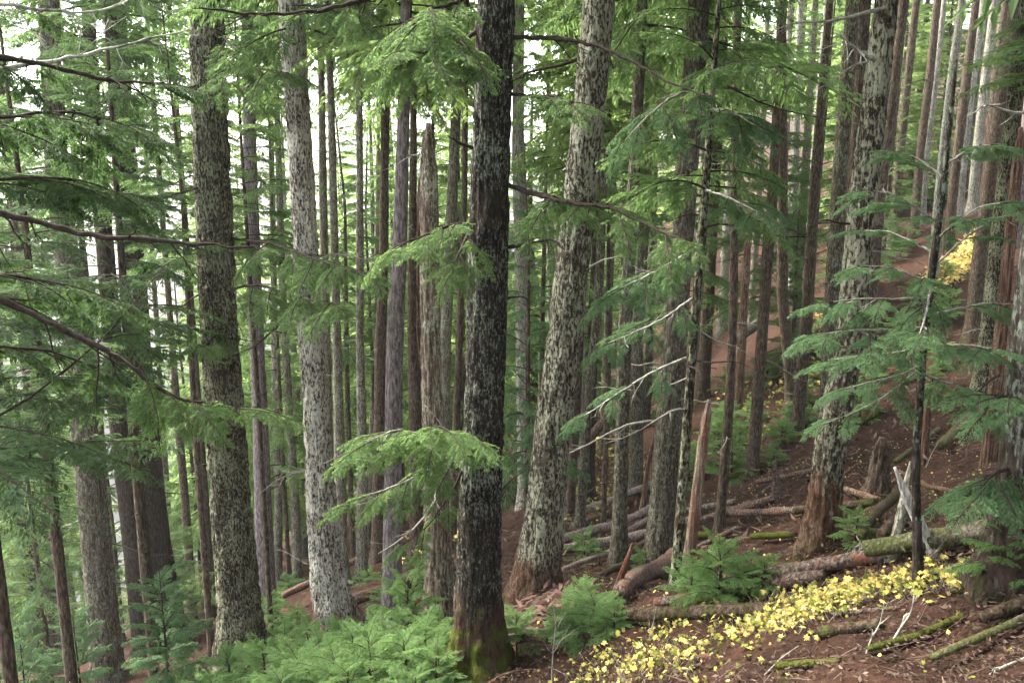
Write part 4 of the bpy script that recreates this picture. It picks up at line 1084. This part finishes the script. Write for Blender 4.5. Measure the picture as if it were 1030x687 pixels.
# ------------------------------------------------------------------ bare twigs and fallen branches
def twig(label, pts, r, mat, forks=4, sd=0, name='bare_twig', cat='twig', lean=0.0):
    g = np.random.default_rng(8000 + sd)
    B = hit(*pts[0])
    P = np.array([[0, 0, -0.03]] + [list(at(x, y, B[1] + lean * k) - B) for k, (x, y) in enumerate(pts[1:], 1)])
    n = 14
    s = np.concatenate([[0], np.cumsum(np.linalg.norm(np.diff(P, axis=0), axis=1))]); q = np.linspace(0, s[-1], n)
    C = np.stack([np.interp(q, s, P[:, k]) for k in range(3)], -1)
    for _ in range(2): C[1:-1] = (C[:-2] + 2 * C[1:-1] + C[2:]) / 4
    mb = MB(); tub(mb, C, np.linspace(r, r * .3, n), 6)
    for k in range(forks):
        i = int(g.integers(3, n - 2)); t = norm(C[i + 1] - C[i]); d = norm(t + g.normal(0, .6, 3)) * s[-1] * g.uniform(.15, .4)
        w = np.stack([C[i], C[i] + d * .5 + g.normal(0, .01, 3), C[i] + d])
        tub(mb, w, [r * .5, r * .35, r * .15], 5)
        e = norm(d + g.normal(0, .5, 3) * np.linalg.norm(d)) * np.linalg.norm(d) * .5
        tub(mb, np.stack([w[1], w[1] + e * .5, w[1] + e]), [r * .3, r * .2, r * .1], 4)
    o = link(name, mb.mesh(name, [mat], True)); o.location = B
    return tag(o, label, cat)
WW = M['whitewood']
twig('forked pale bare twig standing right of the mossy foot, at the bottom', [(555, 690), (556, 655), (560, 625), (554, 600)], .008, twig_grey, 5, 1)
twig('pale thin twig standing among the yellow leaves', [(652, 645), (657, 628), (660, 610)], .007, twig_grey, 3, 2)
twig('short white broken stub sticking up behind the yellow leaves', [(667, 612), (667, 605), (668, 598)], .014, WW, 0, 3)
twig('white curved twig standing in the dark soil of the right foreground', [(893, 650), (905, 632), (917, 616), (919, 600)], .009, twig_lich, 3, 4)
twig('thin white forked twig left of the curved twig in the right foreground', [(870, 660), (876, 642), (885, 628), (888, 612)], .006, twig_lich, 4, 5)
twig('long arching dead twig crossing the right foreground soil', [(928, 628), (950, 640), (972, 660), (1000, 672)], .008, twig_grey, 3, 6, name='fallen_branch', cat='branch')
twig('orange-brown dead branch lying at the bottom right', [(845, 660), (870, 655), (900, 650), (930, 655)], .010, M['red'], 3, 7, name='fallen_branch', cat='branch')
twig('white forked branch lying at the bottom right corner', [(985, 684), (1005, 672), (1025, 664), (1045, 655)], .012, twig_lich, 4, 8, name='fallen_branch', cat='branch')
twig('orange stick lying below the mossy foot of the dark centre trunk', [(485, 690), (500, 680), (520, 674), (540, 672)], .010, M['red'], 1, 9, name='fallen_branch', cat='branch')
twig('small curled reddish root by the weathered stump', [(842, 492), (846, 478), (858, 470), (866, 462)], .02, M['red'], 2, 10, name='dead_root', cat='root')
twig('pale arching dead branch hanging from the stump to the crossed poles', [(839, 460), (843, 452), (866, 466), (905, 468)], .010, twig_lich, 2, 11, name='fallen_branch', cat='branch')
g = np.random.default_rng(31)
for k in range(9):
    x = 812 + k * 9; y = 573 - k * 1.2
    twig('bleached dead branch in the spiky white pile on the brown log', [(x, y), (x + g.uniform(8, 20), y - g.uniform(3, 14)), (x + g.uniform(22, 44), y - g.uniform(2, 26))], .011, WW if k % 2 else twig_grey, 4, 20 + k, name='dead_branch_piece', cat='branch')['group'] = 'bleached branches piled on the brown log'

for k, (ax_, ay, bx, by, w, mt, lab) in enumerate((
        (700, 556, 742, 534, 4, 'logwood', 'thin fallen pole just right of the tan barkless snag'),
        (756, 548, 800, 540, 5, 'dark', 'dark fallen branch on the bare slope left of the stout lichened trunk'),
        (760, 492, 838, 470, 4, 'logwood', 'thin reddish fallen pole passing behind the small dark stump'),
        (900, 470, 944, 436, 4, 'grey', 'thin grey fallen pole slanting up the slope right of the weathered stump'),
        (600, 580, 640, 566, 5, 'mosslog', 'short mossy fallen piece below the grey-green trunk'),
        (850, 500, 884, 506, 5, 'red', 'reddish splintered slab beside the weathered stump'),
        (676, 548, 716, 540, 5, 'dark', 'dark fallen piece across the foot of the tan barkless snag'),
        (945, 520, 1000, 500, 4, 'logwood', 'thin fallen pole left of the thick blotchy trunk'),
        (840, 440, 884, 418, 5, 'dark', 'dark fallen log far up the brown slope behind the stout lichened trunk'),
        (566, 575, 618, 560, 4, 'fallen', 'thin pale fallen pole lowest on the slope right of the leaning lichened trunk'),
        (604, 545, 690, 498, 3.5, 'fallen', 'long thin fallen pole slanting steeply behind the widest grey trunk'),
        (690, 520, 740, 505, 4, 'fallen', 'pale fallen pole behind the tan barkless snag'),
        (575, 530, 625, 512, 3.5, 'logwood', 'short brown fallen pole high behind the leaning lichened trunk'),
        (636, 556, 664, 538, 4, 'red', 'reddish fallen piece leaning toward the foot of the widest grey trunk'),
        (470, 600, 452, 624, 4, 'logwood', 'short stick leaning by the foot of the broken snag'))):
    log(lab, (ax_, ay, w), (bx, by, w * 1.1), M[mt], sd=60 + k, lift=.5)
g = np.random.default_rng(91)
for k in range(46):
    x = g.uniform(560, 1030); y = g.uniform(max(440, 690 - (x - 480) * .5), 684)
    a = g.normal(-.35, .6); L_ = g.uniform(14, 60)
    fg = y > 600
    twig('dead stick lying on the dark soil of the right foreground' if fg else 'dead stick lying on the bare brown slope between the trunks',
         [(x, y), (x + L_ * .5 * math.cos(a), y + L_ * .5 * math.sin(a) * .6 + g.uniform(-2, 2)), (x + L_ * math.cos(a), y + L_ * math.sin(a) * .6)],
         g.uniform(.005, .013), (twig_dark, twig_grey, M['logwood'], twig_dark)[k % 4], int(g.integers(1, 5)), 100 + k, name='fallen_branch', cat='branch')['group'] = 'sticks on the foreground soil' if fg else 'sticks on the brown slope'

# ------------------------------------------------------------------ seedlings
def sapling_mesh(name, h, n, L0, sd, fol):
    g = np.random.default_rng(sd)
    mb = MB()
    for i in range(n):
        q = (i + .5) / n
        az = i * 2.4 + g.uniform(-.4, .4)
        el = R(8 + 45 * q + g.uniform(-12, 12))
        put(mb, 'near', int(g.integers(0, 9)), (0, 0, h * (0.12 + .86 * q)), (math.cos(az) * math.cos(el), math.sin(az) * math.cos(el), math.sin(el)), (L0 * (1 - .55 * q)) * g.uniform(.75, 1.2), g.uniform(-.2, .2), g.uniform(-.1, .15))
    return mb.mesh(name, [twig_dark, fol], False)
SEED = [sapling_mesh('seedling_foliage', 0.46, 20, .46, 500 + k, F['seed']) for k in range(4)]
SEEDF = [sapling_mesh('seedling_foliage', 1.9, 34, .75, 510 + k, F['fir']) for k in range(2)]
mb = MB(); tub(mb, [[0, 0, -.1], [0.01, 0, .3], [0, .01, .45]], [.012, .009, .003], 7); STEM = mb.mesh('stem', [twig_dark], True)
mb = MB(); tub(mb, [[0, 0, -.1], [0.02, 0, .9], [0, .01, 1.95]], [.022, .015, .004], 8); STEMF = mb.mesh('stem', [twig_dark], True)
def seedling(x, y, s, label, group=None, tall=False, Y=None, tz=1.0):
    if Y is None:
        B = hit(x, y)
    else:
        p = at(x, y, Y); B = np.array([p[0], Y, float(H(p[0], Y))])
    i = int(abs(x * 7 + y * 3))
    root = empty('seedling', B, label, 'seedling', group)
    a = link('stem', STEMF if tall else STEM, root)
    b = link('foliage', (SEEDF if tall else SEED)[i % (2 if tall else 4)], root)
    root.rotation_euler = (0, 0, (i * 1.7) % 6.28)
    root.scale = (s, s, s * tz)
    return root
lab = 'low bright green seedling in the thicket along the bottom, left of the dark mossy-footed trunk'
for (x, y, s) in ((196, 700, 1.2), (232, 705, 1.3), (268, 700, 1.4), (300, 706, 1.5), (336, 706, 1.5), (372, 708, 1.5), (408, 708, 1.4), (440, 704, 1.2),
                  (250, 678, 1.1), (288, 680, 1.3), (322, 682, 1.4), (356, 684, 1.4), (392, 684, 1.3), (428, 682, 1.2), (310, 662, 1.1), (345, 668, 1.1), (380, 668, 1.1),
                  (180, 720, 1.3), (215, 722, 1.3), (285, 724, 1.2), (352, 726, 1.2), (418, 726, 1.1)):
    seedling(x, y, s, lab, 'bright green seedlings along the bottom', tz=.75 + .35 * ((x * 13) % 7) / 7)
seedling(412, 650, 1.25, 'tallest bright seedling, its pointed top before the foot of the broken snag', tz=1.5)
seedling(442, 655, .9, 'small bright seedling touching the left side of the mossy foot')
seedling(272, 640, 1.5, 'green seedling between the stout mossy trunk and the shaggy pale trunk')
seedling(300, 632, .9, 'little seedling close to the left foot of the shaggy pale trunk')
seedling(596, 642, 1.25, 'largest bright seedling right of the leaning lichened trunk, before the brown slope', tz=.62)
seedling(570, 650, 1.0, 'bright seedling on the left of the clump below the leaning lichened trunk', tz=.7)
seedling(618, 642, .8, 'bright seedling on the right of the clump below the leaning lichened trunk', tz=.7)
seedling(583, 622, .8, 'dim seedling at the back of the clump below the leaning lichened trunk')
seedling(520, 654, .8, 'small yellow-green seedling just right of the dark mossy foot')
seedling(694, 608, .9, 'broad seedling left of the dark stemmed one behind the yellow leaves', tz=.75)
seedling(722, 612, .95, 'dark stemmed seedling rising above the yellow leaves', tz=1.25)
seedling(742, 606, .85, 'broad seedling right of the dark stemmed one behind the yellow leaves', tz=.75)
seedling(588, 562, .9, 'small seedling by itself below the two pink-grey fallen poles')
seedling(650, 582, .9, 'small seedling at the foot of the widest grey trunk')
seedling(768, 596, .6, 'small dim seedling at the left end of the brown log')
seedling(860, 548, .6, 'tiny seedling at the right foot of the stout lichened trunk')
seedling(1016, 590, .8, 'dim seedling at the foot of the thick blotchy trunk')
seedling(172, 700, 1.1, 'blue-green young fir with dim boughs in front of the dark twin trunks', tall=True, Y=11)
seedling(30, 720, 1.0, 'dark blue-green young fir at the lower left corner', tall=True, Y=13, tz=1.15)
seedling(84, 725, 1.1, 'dark blue-green young fir second from the lower left corner', tall=True, Y=13.5, tz=1.0)
seedling(-5, 700, .9, 'dark young fir cut by the left edge at the bottom', tall=True, Y=15, tz=1.4)

g = np.random.default_rng(47)
for k in range(46):
    x = g.uniform(570, 960); y = g.uniform(0, 1) * 110 + 470 - (x - 570) * .52
    if x < 690 and y > 455: continue
    seedling(x, y, g.uniform(.8, 1.8), 'low green seedling on the far brown slope between the trunks', 'seedlings on the far slope', tz=g.uniform(.6, 1.1))
for k in range(16):
    x = g.uniform(170, 460); y = g.uniform(575, 620)
    seedling(x, y, g.uniform(.8, 1.5), 'low green seedling in the shade among the feet of the poles left of centre', 'seedlings among the pole feet', tz=g.uniform(.6, 1.0))

# ------------------------------------------------------------------ uncountable ground cover
def project(P):
    P = np.asarray(P, float)
    f = P[:, 1] * math.cos(PITCH) - P[:, 2] * math.sin(PITCH)
    u = P[:, 1] * math.sin(PITCH) + P[:, 2] * math.cos(PITCH)
    return 515 + FPX * P[:, 0] / f, 343.5 - FPX * u / f

def inside(px, py, poly):
    r = np.zeros(len(px), bool); n = len(poly)
    for i in range(n):
        x1, y1 = poly[i]; x2, y2 = poly[(i + 1) % n]
        c = ((y1 > py) != (y2 > py)) & (px < (x2 - x1) * (py - y1) / (y2 - y1 + 1e-9) + x1)
        r ^= c
    return r

def scatter(poly, n, g, xr, yr):
    out = []
    tot = 0
    for _ in range(400):
        X = g.uniform(*xr, 4000); Y = g.uniform(*yr, 4000)
        P = np.stack([X, Y, H(X, Y)], -1)
        px, py = project(P)
        k = inside(px, py, poly)
        out.append(P[k]); tot += k.sum()
        if tot >= n: break
    return np.concatenate(out)[:n]

def leaf_cover(name, label, polys, size, hgt, sd, mat, cat='ground cover', stems=True):
    g = np.random.default_rng(sd)
    mb = MB()
    for poly, n, xr, yr, t0, t1 in polys:
        P = scatter(poly, n, g, xr, yr); n = len(P)
        if stems:
            P = P + np.stack([g.normal(0, .10, n), g.normal(0, .10, n), np.zeros(n)], -1); P[:, 2] = H(P[:, 0], P[:, 1])
        hh = g.uniform(*hgt, n)
        C = P + np.stack([g.normal(0, .04, n), g.normal(0, .04, n), hh], -1)
        if stems:
            v, f = prisms(P, C, .0025, .0018); mb.add(v, f, 1)
        N = norm(np.stack([g.normal(0, .75, n), g.normal(-.25, .75, n), np.ones(n)], -1))
        az = g.uniform(0, 6.28, n)
        D = np.stack([np.cos(az), np.sin(az), 0 * az], -1); S = norm(np.cross(N, D)); D = np.cross(S, N)
        sz = size[0] + (size[1] - size[0]) * g.beta(1.3, 2.0, n)
        k = 14
        a = np.linspace(-2.75, 2.75, k)
        rad = np.where(np.arange(k) % 2 == 0, 0.62, 1.0) * (0.75 + 0.25 * np.cos(a))
        rr = rad[None] * (1 + g.normal(0, .16, (n, k)))
        ring = C[:, None] + sz[:, None, None] * rr[..., None] * (np.cos(a)[None, :, None] * D[:, None] + np.sin(a)[None, :, None] * S[:, None]) - (N[:, None] * sz[:, None, None] * (0.22 * rad[None, :, None] ** 2)) * g.uniform(-1.2, 3.0, (n, 1, 1))
        V = np.concatenate([C[:, None], ring], 1).reshape(-1, 3)
        b = np.arange(n)[:, None, None] * (k + 1)
        j = np.arange(k - 1)
        f = (b + np.stack([0 * j, j + 1, j + 2], -1)[None]).reshape(-1, 3)
        t = np.clip(g.uniform(t0, t1, n), 0, 1)
        mb.add(V, f, 0, np.repeat(t, k + 1))
    o = link(name, mb.mesh(name, [mat, twig_grey], False))
    return tag(o, label, cat, kind='stuff')

leaf_cover('yellow_leaf_plants', 'bank of pale yellow autumn leaves on low plants in front of the brown log', [
    ([(570, 675), (610, 655), (660, 645), (720, 635), (780, 625), (790, 645), (755, 660), (690, 675), (600, 700), (570, 700)], 480, (-1, 5), (4, 10), .2, 1.0),
    ([(765, 625), (800, 610), (860, 595), (905, 587), (985, 577), (980, 583), (905, 594), (860, 605), (800, 626), (760, 640)], 1700, (0, 5), (4, 10), .2, 1.0),
    ([(640, 618), (780, 592), (790, 610), (700, 632), (640, 640)], 230, (0, 5), (4, 12), .2, .95),
    ([(560, 690), (640, 640), (800, 600), (860, 580), (900, 600), (800, 660), (700, 690)], 260, (0, 5), (4, 12), .1, .95)],
    (.011, .046), (.008, .09), 1, yellow_leaf)
leaf_cover('yellow_slope_plants', 'yellow-green low plants scattered on the far slope between the trunks', [
    ([(560, 430), (640, 420), (650, 500), (600, 530), (560, 540)], 900, (-1, 6), (13, 34), .0, .55),
    ([(720, 400), (800, 380), (800, 440), (740, 470)], 260, (2, 12), (13, 34), .0, .7),
    ([(930, 282), (955, 262), (985, 232), (990, 262), (960, 292), (930, 296)], 900, (7, 22), (14, 46), .5, 1.0),
    ([(790, 320), (860, 310), (850, 400), (790, 400)], 500, (4, 14), (13, 34), .2, .9),
    ([(420, 525), (470, 520), (470, 560), (410, 570)], 500, (-8, 1), (13, 40), .3, 1.0)],
    (.05, .10), (.05, .35), 2, yellow_leaf)
leaf_cover('fallen_leaves', 'small fallen yellow leaves strewn on the brown needle floor', [
    ([(520, 640), (640, 500), (760, 470), (900, 440), (1030, 430), (1030, 687), (520, 687)], 1300, (-1, 9), (3.5, 18), .3, 1.0)],
    (.012, .03), (.004, .02), 3, yellow_leaf, 'leaf litter', False)

def litter():
    g = np.random.default_rng(5)
    mb = MB()
    n = 9000
    Y = 3.2 + 20 * g.random(n) ** 1.6; X = g.uniform(-.62, .72, n) * Y * 1.05
    P = np.stack([X, Y, H(X, Y) + .012], -1)
    az = g.uniform(0, 6.28, n); l = g.uniform(.04, .2, n) * g.choice([1, 1, 1, 1, 2.4], n)
    D = np.stack([np.cos(az), np.sin(az), 0 * az], -1) * l[:, None]
    Q = P + D; Q[:, 2] = H(Q[:, 0], Q[:, 1]) + g.uniform(.005, .05, n)
    rr = g.uniform(.0014, .0040, n) * (0.6 + Y / 12)
    v, f = prisms(P, Q, rr, rr * .6); mb.add(v, f, 0, np.repeat(np.clip(g.beta(1.0, 3.4, n), 0, 1), 6))
    n = 90000
    Y = 3.2 + 16 * g.random(n) ** 1.8; X = g.uniform(-.62, .72, n) * Y * 1.05
    P = np.stack([X, Y, H(X, Y) + g.uniform(0, .05, n)], -1)
    az = g.uniform(0, 6.28, n); D = np.stack([np.cos(az), np.sin(az), g.normal(0, .3, n)], -1)
    N = norm(np.stack([g.normal(0, .5, n), g.normal(0, .5, n), np.ones(n)], -1))
    l = g.uniform(.012, .05, n)
    v, f = blades(P, D, N, l, l * g.uniform(.15, .6, n), -.1); mb.add(v, f, 0, np.repeat(np.clip(g.beta(1.0, 3.8, n), 0, 1), 4))
    o = link('twig_litter', mb.mesh('twig_litter', [litter_mat], False))
    tag(o, 'twigs, needles and bark scraps strewn over the brown forest floor', 'litter', kind='stuff')
    mb = MB()
    n = 9000
    Y = g.uniform(12, 38, n); X = g.uniform(-.1, .62, n) * Y
    P = np.stack([X, Y, H(X, Y) + g.uniform(0, .06, n)], -1)
    az = g.uniform(0, 6.28, n); D = np.stack([np.cos(az), np.sin(az), g.normal(0, .3, n)], -1)
    N = norm(np.stack([g.normal(0, .5, n), g.normal(0, .5, n), np.ones(n)], -1)); l = g.uniform(.05, .30, n)
    v, f = blades(P, D, N, l, l * g.uniform(.06, .28, n), -.1); mb.add(v, f, 0, np.repeat(np.clip(g.beta(.9, 2.6, n), 0, 1), 4))
    o = link('slope_litter', mb.mesh('slope_litter', [litter_mat], False))
    tag(o, 'broken bark, sticks and debris over the far brown slope', 'litter', kind='stuff')
    mb = MB()
    n = 420
    C = hit(522, 616)
    P = C + np.stack([g.normal(.05, .28, n), g.normal(-.2, .25, n), 0 * np.arange(n)], -1); P[:, 2] = H(P[:, 0], P[:, 1]) + .02 + abs(g.normal(0, .05, n))
    az = g.normal(0.3, .7, n); D = np.stack([np.cos(az), np.sin(az), g.normal(0, .2, n)], -1)
    N = norm(np.stack([g.normal(0, .5, n), g.normal(-.4, .5, n), np.ones(n)], -1)); l = g.uniform(.06, .28, n)
    v, f = blades(P, D, N, l, l * .22, 0); mb.add(v, f, 0, np.repeat(g.beta(1.5, 1.5, n), 4))
    o = link('bark_debris', mb.mesh('bark_debris', [plain_mat('shed_red_bark', (0.045, 0.022, 0.016), (0.20, 0.125, 0.10), 9, tint=True)], False))
    tag(o, 'heap of shed reddish bark pieces at the foot of the leaning lichened trunk', 'bark pile', kind='stuff')
litter()

# ------------------------------------------------------------------ the damp forest air
def haze():
    lo = (-285, -8, -300); hi = (285, 310, 60)
    v = np.array([[x, y, z] for x in (lo[0], hi[0]) for y in (lo[1], hi[1]) for z in (lo[2], hi[2])], float)
    f = np.array([[0, 1, 3, 2], [4, 6, 7, 5], [0, 4, 5, 1], [2, 3, 7, 6], [0, 2, 6, 4], [1, 5, 7, 3]])
    m, nt, N, Lk = nodes('haze')
    p = N.new("ShaderNodeVolumePrincipled")
    p.inputs['Color'].default_value = (0.93, 0.96, 0.93, 1)
    p.inputs['Density'].default_value = HAZE
    p.inputs['Anisotropy'].default_value = 0.2
    out = N.new("ShaderNodeOutputMaterial"); Lk.new(p.outputs[0], out.inputs[1])
    mb = MB(); mb.add(v, f)
    o = link('haze', mb.mesh('haze', [m], False))
    tag(o, 'thin pale damp air softening the far trees', 'haze', kind='stuff')
HAZE = 0.0005
haze()
